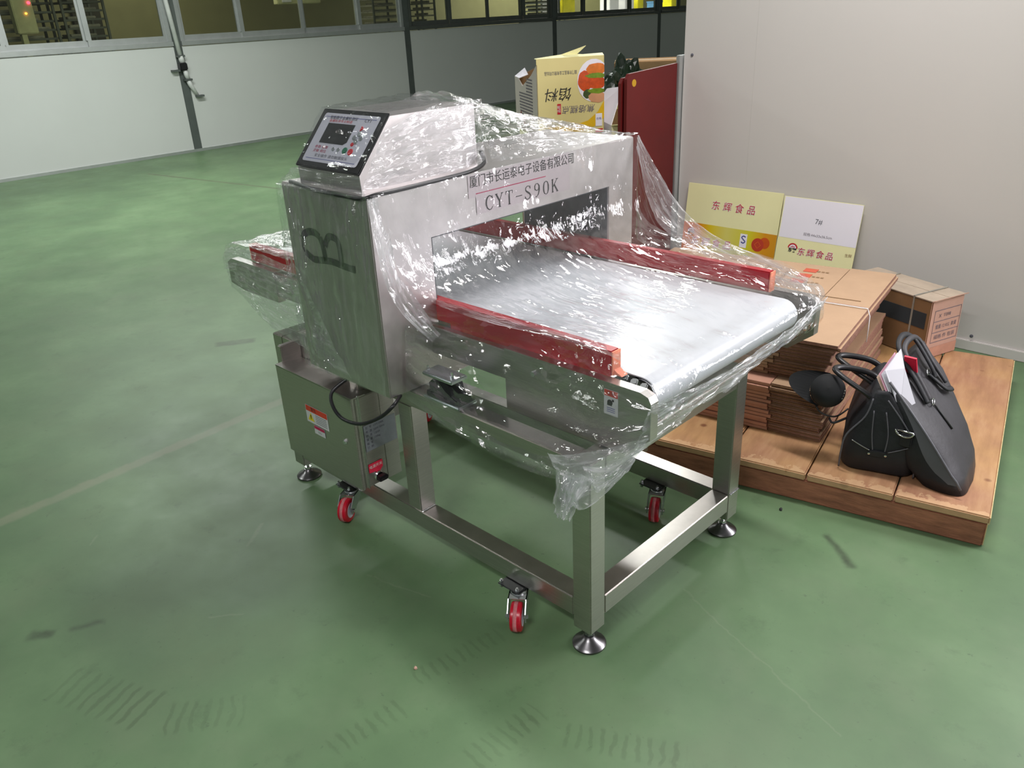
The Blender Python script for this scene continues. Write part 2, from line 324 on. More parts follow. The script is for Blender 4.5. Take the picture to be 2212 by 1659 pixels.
# clear wrinkled stretch film: clear body, sharp gloss, thin white creases where it is folded
def film_mat(name, haze_lo, haze_hi, stretch, bump=0.9, refl=1.0, tint=(0.95, 0.96, 0.97), cscale=5, fac=((24, 110), (80, 130)), tilt=1.15, mlo=0.50, mhi=0.62, mscale=3.5, base_tilt=0.10):
    m, nt, out = newmat(name)
    tc = nt.nodes.new('ShaderNodeTexCoord')
    mp = nt.nodes.new('ShaderNodeMapping'); mp.inputs['Scale'].default_value = stretch; L(nt, tc.outputs['UV'], mp.inputs['Vector'])
    def nz(scale, det, vec, dist=0.0):
        n = nt.nodes.new('ShaderNodeTexNoise'); n.inputs['Scale'].default_value = scale; n.inputs['Detail'].default_value = det
        n.inputs['Roughness'].default_value = 0.6; n.inputs['Distortion'].default_value = dist; L(nt, vec, n.inputs['Vector']); return n.outputs['Fac']
    s1 = nz(cscale, 5, mp.outputs[0], 0.3)          # directional folds
    s2 = nz(16, 4, tc.outputs['UV'], 0.8)           # crumple
    v = nt.nodes.new('ShaderNodeTexVoronoi'); v.feature = 'DISTANCE_TO_EDGE'; v.inputs['Scale'].default_value = 9
    wv = nt.nodes.new('ShaderNodeVectorMath'); wv.operation = 'ADD'
    nn = nt.nodes.new('ShaderNodeTexNoise'); nn.inputs['Scale'].default_value = 6; L(nt, tc.outputs['UV'], nn.inputs['Vector'])
    L(nt, mp.outputs[0], wv.inputs[0]); L(nt, nn.outputs['Color'], wv.inputs[1]); L(nt, wv.outputs[0], v.inputs['Vector'])
    def ma(op, a, b):
        x = nt.nodes.new('ShaderNodeMath'); x.operation = op
        for i, q in enumerate((a, b)):
            if isinstance(q, (int, float)): x.inputs[i].default_value = q
            else: L(nt, q, x.inputs[i])
        return x.outputs[0]
    cre = nt.nodes.new('ShaderNodeMapRange'); cre.inputs['From Min'].default_value = 0; cre.inputs['From Max'].default_value = 0.12
    cre.inputs['To Min'].default_value = 1; cre.inputs['To Max'].default_value = 0; L(nt, v.outputs['Distance'], cre.inputs['Value'])
    pm = nt.nodes.new('ShaderNodeMapRange'); pm.inputs['From Min'].default_value = 0.48; pm.inputs['From Max'].default_value = 0.62; L(nt, nn.outputs['Fac'], pm.inputs['Value'])
    h = ma('ADD', ma('MULTIPLY', s1, 0.8), ma('MULTIPLY', ma('ADD', ma('MULTIPLY', s2, 0.7), ma('MULTIPLY', cre.outputs[0], 0.16)), ma('ADD', ma('MULTIPLY', pm.outputs[0], 0.9), 0.12)))
    b = nt.nodes.new('ShaderNodeBump'); b.inputs['Strength'].default_value = bump; b.inputs['Distance'].default_value = 0.03
    L(nt, h, b.inputs['Height'])
    tr = nt.nodes.new('ShaderNodeBsdfTransparent'); tr.inputs[0].default_value = (*tint, 1)
    gl = nt.nodes.new('ShaderNodeBsdfGlossy'); gl.inputs['Roughness'].default_value = 0.03; gl.inputs[0].default_value = (1, 1, 1, 1)
    # crumpled film is made of small flat facets: tilt the normal cell by cell inside crumpled patches
    mk = nt.nodes.new('ShaderNodeTexNoise'); mk.inputs['Scale'].default_value = mscale; mk.inputs['Detail'].default_value = 3; L(nt, tc.outputs['UV'], mk.inputs['Vector'])
    mm = nt.nodes.new('ShaderNodeMapRange'); mm.inputs['From Min'].default_value = mlo; mm.inputs['From Max'].default_value = mhi; L(nt, mk.outputs['Fac'], mm.inputs['Value'])
    wob = nt.nodes.new('ShaderNodeTexNoise'); wob.inputs['Scale'].default_value = 22; wob.inputs['Detail'].default_value = 2; L(nt, tc.outputs['UV'], wob.inputs['Vector'])
    wsc = nt.nodes.new('ShaderNodeVectorMath'); wsc.operation = 'SCALE'; wsc.inputs['Scale'].default_value = 0.03; L(nt, wob.outputs['Color'], wsc.inputs[0])
    wad = nt.nodes.new('ShaderNodeVectorMath'); wad.operation = 'ADD'; L(nt, tc.outputs['UV'], wad.inputs[0]); L(nt, wsc.outputs[0], wad.inputs[1])
    cur = b.outputs['Normal']
    for k, (fx, fy) in enumerate(fac):
        m2 = nt.nodes.new('ShaderNodeMapping'); m2.inputs['Scale'].default_value = (fx, fy, 1); L(nt, wad.outputs[0], m2.inputs['Vector'])
        vo = nt.nodes.new('ShaderNodeTexVoronoi'); vo.inputs['Scale'].default_value = 1.0; L(nt, m2.outputs[0], vo.inputs['Vector'])
        sb = nt.nodes.new('ShaderNodeVectorMath'); sb.operation = 'SUBTRACT'; L(nt, vo.outputs['Color'], sb.inputs[0]); sb.inputs[1].default_value = (0.5, 0.5, 0.5)
        sl = nt.nodes.new('ShaderNodeVectorMath'); sl.operation = 'SCALE'; L(nt, sb.outputs[0], sl.inputs[0])
        L(nt, ma('ADD', ma('MULTIPLY', mm.outputs[0], tilt * (1.0 if k == 0 else 0.22)), base_tilt if k == 0 else 0.0), sl.inputs['Scale'])
        aa = nt.nodes.new('ShaderNodeVectorMath'); aa.operation = 'ADD'; L(nt, cur, aa.inputs[0]); L(nt, sl.outputs[0], aa.inputs[1]); cur = aa.outputs[0]
    no = nt.nodes.new('ShaderNodeVectorMath'); no.operation = 'NORMALIZE'; L(nt, cur, no.inputs[0])
    L(nt, no.outputs[0], gl.inputs['Normal'])
    frs = schlick(nt, 0.055)
    x1 = nt.nodes.new('ShaderNodeMixShader'); L(nt, ma('MINIMUM', ma('MULTIPLY', frs, refl), 0.4), x1.inputs[0])
    L(nt, tr.outputs[0], x1.inputs[1]); L(nt, gl.outputs[0], x1.inputs[2])
    df = nt.nodes.new('ShaderNodeBsdfDiffuse'); df.inputs[0].default_value = (0.8, 0.81, 0.84, 1)
    tl = nt.nodes.new('ShaderNodeBsdfTranslucent'); tl.inputs[0].default_value = (0.8, 0.81, 0.84, 1)
    dm = nt.nodes.new('ShaderNodeMixShader'); dm.inputs[0].default_value = 0.35; L(nt, df.outputs[0], dm.inputs[1]); L(nt, tl.outputs[0], dm.inputs[2])
    hz = nt.nodes.new('ShaderNodeMapRange'); hz.inputs['From Min'].default_value = 0.50; hz.inputs['From Max'].default_value = 0.72
    hz.inputs['To Min'].default_value = haze_lo; hz.inputs['To Max'].default_value = haze_hi; L(nt, s1, hz.inputs['Value'])
    x2 = nt.nodes.new('ShaderNodeMixShader'); L(nt, hz.outputs[0], x2.inputs[0]); L(nt, x1.outputs[0], x2.inputs[1]); L(nt, dm.outputs[0], x2.inputs[2])
    L(nt, x2.outputs[0], out.inputs[0])
    return m
M['film'] = film_mat('stretch_film', 0.02, 0.22, (1.6, 12, 1), 0.35, 2.5, mlo=0.42, mhi=0.55)
M['film_soft'] = film_mat('stretch_film_smooth', 0.008, 0.03, (1.2, 5, 1), 0.15, 1.45, mlo=0.54, mhi=0.60, fac=((30, 75), (80, 150)), base_tilt=0.15)
M['film_side'] = film_mat('stretch_film_side', 0.012, 0.12, (1.2, 9, 1), 0.2, 2.6, mlo=0.46, mhi=0.56, tilt=1.5)
M['film_rear'] = film_mat('stretch_film_streaked', 0.03, 0.34, (1.4, 12, 1), 0.35, 2.2, mlo=0.40, mhi=0.52)
M['film_thick'] = film_mat('stretch_film_gathered', 0.18, 0.70, (1.6, 14, 1), 0.45, 3.2, mlo=0.34, mhi=0.48)

# ---------------------------------------------------------------- object helpers
ORI = {}
def tag(o, label=None, cat=None, group=None, kind=None):
    if label: o['label'] = label
    if cat: o['category'] = cat
    if group: o['group'] = group
    if kind: o['kind'] = kind
    return o
def empty(name, loc, label=None, cat=None, group=None, rz=0.0):
    o = bpy.data.objects.new(name, None); C.objects.link(o); o.location = loc; o.rotation_euler = (0, 0, rz)
    o.empty_display_size = 0.1
    ORI[o.name] = Matrix.Translation(Vector(loc)) @ Matrix.Rotation(rz, 4, 'Z')
    return tag(o, label, cat, group)
def meshobj(name, verts, faces, mat, parent=None, smooth=False, uvs=None, label=None, world=True):
    """verts in world coordinates (or in the parent's frame if world=False)"""
    me = bpy.data.meshes.new(name)
    if parent is not None and world:
        W = ORI[parent.name].inverted(); verts = [W @ Vector(v) for v in verts]
    org = Vector((0, 0, 0))
    if parent is None:
        xs = [v[0] for v in verts]; ys = [v[1] for v in verts]; zs = [v[2] for v in verts]
        org = Vector(((min(xs) + max(xs)) / 2, (min(ys) + max(ys)) / 2, min(zs)))
        verts = [Vector(v) - org for v in verts]
    me.from_pydata([tuple(v) for v in verts], [], faces)
    mats = mat if isinstance(mat, list) else [mat]
    for m_ in mats: me.materials.append(m_)
    if uvs:
        ul = me.uv_layers.new(name='UV')
        for lp in me.loops: ul.data[lp.index].uv = uvs[lp.vertex_index]
    if smooth:
        for p in me.polygons: p.use_smooth = True
    me.update()
    o = bpy.data.objects.new(name, me); C.objects.link(o)
    if parent is not None:
        o.parent = parent; ORI[o.name] = ORI[parent.name].copy()
    else:
        o.location = org; ORI[o.name] = Matrix.Translation(org)
    if label: o['label'] = label
    return o
class MB:
    def __init__(s, M4=None): s.v = []; s.f = []; s.mi = []; s.M = M4 or Matrix()
    def add(s, vs, fs, mi=0):
        b = len(s.v); s.v += [s.M @ Vector(v) for v in vs]; s.f += [tuple(b + i for i in f) for f in fs]; s.mi += [mi] * len(fs); return s
    def box(s, x0, x1, y0, y1, z0, z1, bev=0.0, mi=0):
        if bev <= 0:
            v = [(x, y, z) for x in (x0, x1) for y in (y0, y1) for z in (z0, z1)]
            return s.add(v, [(0, 1, 3, 2), (4, 6, 7, 5), (0, 4, 5, 1), (2, 3, 7, 6), (0, 2, 6, 4), (1, 5, 7, 3)], mi)
        bm = bmesh.new()
        r = bmesh.ops.create_cube(bm, size=1)
        for v in r['verts']:
            v.co = Vector(((x0 + x1) / 2 + v.co.x * (x1 - x0), (y0 + y1) / 2 + v.co.y * (y1 - y0), (z0 + z1) / 2 + v.co.z * (z1 - z0)))
        bmesh.ops.bevel(bm, geom=bm.edges[:], offset=bev, segments=2, affect='EDGES', clamp_overlap=True)
        bm.verts.index_update()
        vs = [v.co.copy() for v in bm.verts]; fs = [tuple(v.index for v in f.verts) for f in bm.faces]; bm.free()
        return s.add(vs, fs, mi)
    def prism(s, poly, a, b, axis='y', mi=0):
        """poly: list of 2-D points; extruded from a to b along the axis"""
        def mk(p, t):
            return {'y': (p[0], t, p[1]), 'x': (t, p[0], p[1]), 'z': (p[0], p[1], t)}[axis]
        n = len(poly); v = [mk(p, a) for p in poly] + [mk(p, b) for p in poly]
        f = [tuple(range(n)), tuple(range(2 * n - 1, n - 1, -1))] + [(i, (i + 1) % n, n + (i + 1) % n, n + i) for i in range(n)]
        return s.add(v, f, mi)
    def lathe(s, prof, c, axis='z', n=28, mi=0):
        """prof: list of (r, h)"""
        v = []; f = []
        for r, h in prof:
            for i in range(n):
                a = 2 * PI * i / n; x, y = r * math.cos(a), r * math.sin(a)
                v.append({'z': (c[0] + x, c[1] + y, c[2] + h), 'y': (c[0] + x, c[1] + h, c[2] + y), 'x': (c[0] + h, c[1] + x, c[2] + y)}[axis])
        m = len(prof)
        for j in range(m - 1):
            for i in range(n):
                f.append((j * n + i, j * n + (i + 1) % n, (j + 1) * n + (i + 1) % n, (j + 1) * n + i))
        if prof[0][0] > 1e-5: f.append(tuple(range(n - 1, -1, -1)))
        if prof[-1][0] > 1e-5: f.append(tuple((m - 1) * n + i for i in range(n)))
        return s.add(v, f, mi)
    def tube(s, pts, r, n=10, mi=0, flat=1.0):
        pts = [Vector(p) for p in pts]; v = []; f = []; up = Vector((0, 0, 1))
        pr = None
        for i, p in enumerate(pts):
            t = (pts[min(i + 1, len(pts) - 1)] - pts[max(i - 1, 0)]).normalized()
            if pr is None:
                a = t.cross(up)
                if a.length < 1e-3: a = t.cross(Vector((1, 0, 0)))
                a.normalize()
            else:
                a = (pr - t * pr.dot(t)).normalized()
            pr = a; b = t.cross(a)
            rr = r[i] if isinstance(r, (list, tuple)) else r
            for k in range(n):
                an = 2 * PI * k / n; v.append(p + a * (rr * math.cos(an)) + b * (rr * flat * math.sin(an)))
        m = len(pts)
        for j in range(m - 1):
            for k in range(n):
                f.append((j * n + k, j * n + (k + 1) % n, (j + 1) * n + (k + 1) % n, (j + 1) * n + k))
        f.append(tuple(range(n - 1, -1, -1))); f.append(tuple((m - 1) * n + k for k in range(n)))
        return s.add(v, f, mi)
    def build(s, name, mat, parent=None, smooth=False, label=None, world=True):
        o = meshobj(name, s.v, s.f, mat, parent, smooth, None, label, world)
        if isinstance(mat, list):
            for p, i in zip(o.data.polygons, s.mi): p.material_index = i
        if smooth == 'auto':
            o.data.polygons.foreach_set('use_smooth', [True] * len(o.data.polygons))
            o.data.set_sharp_from_angle(angle=0.6)
        return o
def smooth_path(pts, k=6):
    pts = [Vector(p) for p in pts]; out = []
    P = [pts[0]] + pts + [pts[-1]]
    for i in range(1, len(P) - 2):
        for j in range(k):
            t = j / k; p0, p1, p2, p3 = P[i - 1], P[i], P[i + 1], P[i + 2]
            out.append(0.5 * ((2 * p1) + (-p0 + p2) * t + (2 * p0 - 5 * p1 + 4 * p2 - p3) * t * t + (-p0 + 3 * p1 - 3 * p2 + p3) * t ** 3))
    out.append(pts[-1]); return out
def copy_tree(o, parent=None):
    c = o.copy(); C.objects.link(c); c.parent = parent
    for ch in list(o.children): copy_tree(ch, c)
    return c
def plane_M(origin, right, up):
    r = Vector(right).normalized(); u = Vector(up).normalized(); n = r.cross(u)
    return Matrix(((r.x, u.x, n.x, origin[0]), (r.y, u.y, n.y, origin[1]), (r.z, u.z, n.z, origin[2]), (0, 0, 0, 1)))
def text(body, size, PM, mat, parent, name='lettering', width=None, off=0.0, shear=0.0, space=1.0, align='CENTER'):
    cu = bpy.data.curves.new('t', 'FONT'); cu.body = body; cu.size = size; cu.align_x = align; cu.align_y = 'CENTER'
    cu.resolution_u = 2; cu.offset = off; cu.shear = shear; cu.space_character = space
    o = bpy.data.objects.new('t', cu); C.objects.link(o)
    bpy.context.view_layer.update()
    me = bpy.data.meshes.new_from_object(o.evaluated_get(bpy.context.evaluated_depsgraph_get()))
    vs = [v.co.copy() for v in me.vertices]; fs = [tuple(p.vertices) for p in me.polygons]
    bpy.data.objects.remove(o); bpy.data.curves.remove(cu); bpy.data.meshes.remove(me)
    if not vs: return None
    if width:
        w0 = max(v.x for v in vs) - min(v.x for v in vs); k = width / w0
        for v in vs: v.x *= k
    return meshobj(name, [PM @ v for v in vs], fs, mat, parent)
def ribbon(mb, pts, w, lift=0.0):
    pts = [Vector((p[0], p[1], 0)) for p in pts]
    v = []; 
    for i, p in enumerate(pts):
        t = (pts[min(i + 1, len(pts) - 1)] - pts[max(i - 1, 0)]).normalized(); n = Vector((-t.y, t.x, 0))
        ww = w[i] if isinstance(w, (list, tuple)) else w
        v += [p + n * ww / 2 + Vector((0, 0, lift)), p - n * ww / 2 + Vector((0, 0, lift))]
    mb.add(v, [(2 * i, 2 * i + 1, 2 * i + 3, 2 * i + 2) for i in range(len(pts) - 1)])
def rectm(mb, x0, x1, y0, y1, z=0.0):
    mb.add([(x0, y0, z), (x1, y0, z), (x1, y1, z), (x0, y1, z)], [(0, 1, 2, 3)])

# ================================================================ SETTING
def struct(mb, name, mat, **k):
    o = mb.build(name, mat, None, **k); o['kind'] = 'structure'; return o
fl = struct(MB().box(-16, 6.9, -6, 34, -0.12, 0), 'floor', M['floor'])
fl.data.transform(Matrix.Translation(fl.location)); fl.location = (0, 0, 0)

# ---- long wall on the left: white lower panels, sliding windows above
WX = -9.88
wl = MB(); wl.box(WX - 0.10, WX - 0.03, -6, 18, 0.0, 1.30)
wall_l = struct(wl, 'wall_left', M['wall_white'])
joints = [-3.6, 0.09, 3.84, 7.65, 11.21, 14.63, 17.9]
for a, b in zip(joints[:-1], joints[1:]):
    MB().box(WX - 0.03, WX, a + 0.055, b - 0.055, 0.0, 1.315, 0.004).build('panel', M['wall_white'], wall_l)
struct(MB().box(WX - 0.10, WX, -6, 18, 2.45, 3.6), 'wall_left_upper', M['wall_white'])
for i, j in enumerate(joints):
    struct(MB().box(WX - 0.06, WX + 0.004, j - 0.055, j + 0.055, 0.0, 2.45, 0.003), 'trim_%d' % (i + 1), M['post_dark'])
struct(MB().box(WX - 0.012, WX + 0.012, -6, 18, 0.0, 0.035), 'baseboard_left', M['alu'])
mull = {1: (0.95, 1.85, 2.755), 2: (4.79, 5.78, 6.76), 3: (8.6, 9.5, 10.4), 4: (12.1, 12.8, 13.6), 5: (15.4, 16.2), 0: (-2.7, -1.8, -0.9)}
for i, (a, b) in enumerate(zip(joints[:-1], joints[1:])):
    al = M['alu'] if i < 3 else M['alu_dark']
    y0, y1 = a + 0.056, b - 0.056
    f = MB()
    f.box(WX - 0.09, WX + 0.02, y0, y1, 1.32, 1.375, 0.003); f.box(WX - 0.09, WX + 0.0, y0, y1, 2.40, 2.45)
    f.box(WX - 0.09, WX + 0.0, y0, y0 + 0.05, 1.375, 2.40, 0.003); f.box(WX - 0.09, WX, y1 - 0.05, y1, 1.375, 2.40, 0.003)
    wd = f.build('window_%d' % (i + 1), al); wd['kind'] = 'structure'
    xs = [y0 + 0.05] + list(mull[i]) + [y1 - 0.05]
    for k, (p, q) in enumerate(zip(xs[:-1], xs[1:])):
        dx = -0.03 if k % 2 else -0.055
        s = MB(); fx0, fx1 = WX + dx - 0.012, WX + dx + 0.012
        s.box(fx0, fx1, p, q, 1.376, 1.445); s.box(fx0, fx1, p, q, 2.34, 2.398)
        s.box(fx0, fx1, p - 0.015 * (k > 0), p + 0.045, 1.445, 2.34); s.box(fx0, fx1, q - 0.045, q + 0.015 * (k < len(xs) - 2), 1.445, 2.34)
        sash = s.build('sash', al, wd)
        MB().box(WX + dx - 0.003, WX + dx + 0.003, p + 0.045, q - 0.045, 1.445, 2.34).build('pane', M['glass'], sash)
# pipe with brackets beside the joint strip
t = empty('drain_pipe', (WX + 0.03, 3.80, 0.66), 'white pipe on the left wall beside the first grey joint strip', 'pipe')
MB().tube([(WX + 0.04, 3.74, 2.4), (WX + 0.04, 3.83, 1.2)], 0.028).build('pipe', M['pvc'], t, True)
MB().tube([(WX + 0.04, 3.83, 1.2), (WX + 0.04, 3.84, 1.12)], 0.035).build('collar', M['pvc'], t, True)
MB().box(WX + 0.005, WX + 0.09, 3.78, 3.88, 1.03, 1.12, 0.01).build('valve', M['black'], t)
MB().tube([(WX + 0.04, 3.85, 1.03), (WX + 0.04, 3.87, 0.92)], 0.030).build('pipe', M['pvc'], t, True)
MB().tube([(WX + 0.04, 3.87, 0.90), (WX + 0.04, 3.89, 0.84), (WX + 0.03, 3.97, 0.70)], [0.03, 0.03, 0.018]).build('pipe', M['pvc'], t, True)
for y, z in ((3.83, 1.20), (3.87, 0.91), (3.99, 0.70), (3.73, 1.03)):
    MB().box(WX + 0.004, WX + 0.07, y - 0.05, y + 0.05, z - 0.012, z + 0.012).build('bracket', M['post_dark'], t)

# ---- room behind the windows
struct(MB().box(-14.1, -14.0, -6, 34, 0, 3.6), 'wall_back', M['olive'])
for i, (y0, y1) in enumerate(((4.1, 4.55),)):
    struct(MB().box(-14.0, -13.93, y0, y1, 0, 2.3, 0.01), 'door_%d' % (i + 1), plain('dark_doorway', srgb(42, 40, 32), 0.7))
def rack(x, y0, y1, label, ntr, z0, z1, mat=None, split=False):
    t = empty('tray_rack', (x, (y0 + y1) / 2, 0), label, 'rack', 'tray racks in the room behind the windows')
    for yy in (y0, y1):
        for xx in (x - 0.25, x + 0.25):
            MB().box(xx - 0.015, xx + 0.015, yy - 0.015, yy + 0.015, 0, z1 + 0.1).build('post', M['alu_dark'], t)
    for k in range(ntr):
        z = z0 + (z1 - z0) * k / ntr
        MB().box(x - 0.24, x + 0.24, y0 + 0.02, y1 - 0.02, z, z + 0.025).build('tray', mat or M['tray'], t)
        # what lies on the tray, part of the load seen as pale slabs
        a = y0 + 0.05 + random.random() * 0.1; b = y1 - 0.06 - random.random() * 0.35 * (y1 - y0)
        MB().box(x - 0.15, x + 0.2, a, b, z + 0.025, z + 0.05 + random.random() * 0.015, 0.008).build('tray_load', M['tray'], t)
    return t
rack(-11.6, 2.1, 2.95, 'dark rack of trays with red and orange lamps beside it, leftmost behind the windows', 16, 0.4, 2.1, M['alu_dark'])
rack(-11.6, 3.06, 3.6, 'second dark rack of trays behind the left window, right of its mullion', 16, 0.4, 2.1, M['alu_dark'])
rack(-11.6, 8.15, 8.85, 'pale rack of stacked trays behind the second window', 18, 0.4, 2.2)
rack(-11.6, 12.35, 13.05, 'bright shelf of white trays behind the third window', 22, 0.6, 2.2, M['paper'])
rack(-11.6, 9.25, 9.55, 'narrow pale rack right of the first dark pillar behind the windows', 18, 0.4, 2.2)
t = empty('switch_box', (-11.2, 6.35, 1.62), 'cream box hanging behind the second window', 'box')
MB().box(-11.32, -11.2, 6.20, 7.00, 1.78, 2.2, 0.01).build('body', M['cream'], t)
MB().box(-11.2, -11.19, 6.28, 6.45, 1.81, 2.1, 0.004).build('door', M['paper'], t)
t = empty('lamp_column', (-11.05, 2.43, 0), 'pale cabinet column with small red and orange lamps behind the left window', 'cabinet')
MB().box(-11.15, -11.0, 2.36, 2.60, 1.55, 2.2, 0.01).box(-11.12, -11.03, 2.40, 2.46, 0.0, 1.55).build('column', M['cream'], t)
MB().lathe([(0, 0), (0.018, 0.004), (0.018, 0.02), (0, 0.02)], (-11.0, 2.56, 1.90), 'x', 12).build('red_lamp', M['led_red'], t)
MB().lathe([(0, 0), (0.012, 0.004), (0.012, 0.02), (0, 0.02)], (-11.0, 2.50, 1.78), 'x', 12).build('orange_lamp', M['led_orange'], t)
t = empty('work_table', (-12.1, 15.8, 0), 'work table piled with pale trays behind the far windows', 'table')
MB().box(-12.3, -11.3, 13.2, 18.6, 1.30, 1.34).build('table_top', M['paper'], t)
for yy in (13.3, 18.5):
    for xx in (-12.2, -11.4): MB().box(xx - 0.02, xx + 0.02, yy - 0.02, yy + 0.02, 0, 1.30).build('leg', M['alu'], t)
for i, (y, w_, h, mt, lb) in enumerate(((13.85, 0.42, 0.45, 'yellow', 'yellow crate on the far work table, nearest the pillar'), (16.55, 0.22, 0.45, 'yellow', 'narrow yellow crate in the middle of the far work table'),
                                   (17.35, 0.25, 0.22, 'blue', 'light blue crate on the far work table'), (18.05, 0.35, 0.40, 'yellow', 'yellow crate at the right end of the far work table'), (15.5, 0.35, 0.4, 'paper', 'white crate on the far work table beside the middle of the row'), (13.42, 0.25, 0.35, 'paper', 'white crate at the left end of the far work table'), (16.1, 0.35, 0.3, 'paper', 'white crate left of the narrow yellow one on the far work table'))):
    cr = empty('crate', (-11.9, y, 1.34), lb, 'crate')
    q = MB(); q.box(-12.05, -11.75, y - w_ / 2, y + w_ / 2, 1.34, 1.34 + h, 0.01); q.build('body', M[mt], cr)
    MB().box(-12.06, -11.74, y - w_ / 2 - 0.01, y + w_ / 2 + 0.01, 1.34 + h - 0.03, 1.34 + h, 0.004).build('rim', M[mt], cr)

# ---- white partition wall on the right
wr = MB(); wr.box(-1.54, 6.9, 2.745, 2.82, 0.0, 3.6)
wall_r = struct(wr, 'wall_right', M['wall_beige'])
for a, b in ((-1.55, -1.1305), (-1.13, 3.2)):
    MB().box(a, b, 2.735, 2.745, 0.045, 3.6).build('panel', M['wall_beige'], wall_r)
struct(MB().box(-1.55, 6.9, 2.722, 2.735, 0.0, 0.05, 0.003), 'baseboard_right', M['wall_beige'])
q = MB()
for x, z in ((-1.50, 1.30), (0.10, 0.075), (0.9, 0.075)):
    q.lathe([(0.008, 0), (0.008, -0.004), (0, -0.006)], (x, 2.735 if z > 1 else 2.722, z), 'y', 10)
q.build('rivet', M['ink_grey'], wall_r)
wn = MB()
for a in ((0.98, 3.02, 1.22, 1.32), (0.98, 3.02, 2.58, 2.68), (0.98, 1.08, 1.32, 2.58), (2.92, 3.02, 1.32, 2.58)): wn.box(a[0], a[1], 2.68, 2.735, a[2], a[3], 0.004)
struct(wn, 'window_9', M['alu'])
struct(MB().box(-1.578, -1.555, 2.70, 2.83, 0.0, 1.30, 0.003), 'trim_8', M['alu'])

# ================================================================ THE MACHINE
mc = empty('metal_detector_conveyor', (-0.86, 0.4, 0), 'stainless steel metal detector with white belt conveyor, wrapped in clear film', 'machine')
T = 0.06
LX = -1.418; FW = 0.745; z0, z1, z2, z3 = 0.098, 0.160, 0.529, 0.583
S = M['steel']
def bx(name, a, mat=None, bev=0.003, label=None, parent=None):
    return MB().box(*a, bev).build(name, mat or S, parent or mc, 'auto', label)
for (x, y) in ((-T, 0), (-T, FW - T), (LX, 0), (LX, FW - T)):
    bx('leg', (x, x + T, y, y + T, 0.063, z2 + 0.054))
bx('leg', (-0.734, -0.674, 0, T, z1, z2), label='short middle leg on the near side')
for y in (0, FW - T):
    bx('lower_rail', (LX + T, -T, y, y + T, z0, z1)); bx('upper_rail', (LX + T, -T, y, y + T, z2, z3))
for x in (-T, LX):
    bx('lower_cross_rail', (x, x + T, T, FW - T, z0, z1)); bx('upper_cross_rail', (x, x + T, T, FW - T, z2, z3))
# weld seams
q = MB()
for (x, y, z) in ((-0.674, 0.0, z1), (0.0, FW - T, z1)):
    for k in range(9):
        q.lathe([(0, 0), (0.004, 0.001), (0.0, 0.004)], (x + 0.002, y + 0.006 + k * 0.006, z), 'z', 6)
q.build('weld_bead', M['chrome'], mc)
def level_foot(x, y):
    q = MB(); q.lathe([(0.045, 0.0), (0.046, 0.006), (0.040, 0.012), (0.022, 0.020), (0.014, 0.030), (0.0, 0.031)], (x, y, 0), 'z', 36)
    f = q.build('leveling_foot', M['foot'], mc, 'auto')
    MB().lathe([(0.0, 0.02), (0.006, 0.02), (0.006, 0.0725), (0, 0.0725)], (x, y, 0), 'z', 12).build('threaded_rod', M['chrome'], f)
    MB().lathe([(0.012, 0.031), (0.012, 0.040), (0.0, 0.040)], (x, y, 0), 'z', 6).build('nut', M['chrome'], f)
    MB().lathe([(0.0115, 0.050), (0.0115, 0.060), (0.0, 0.060)], (x, y, 0), 'z', 6).build('nut', M['chrome'], f)
for (x, y) in ((-0.03, 0.03), (-0.03, FW - 0.03), (LX + 0.03, 0.03), (LX + 0.03, FW - 0.03)): level_foot(x, y)
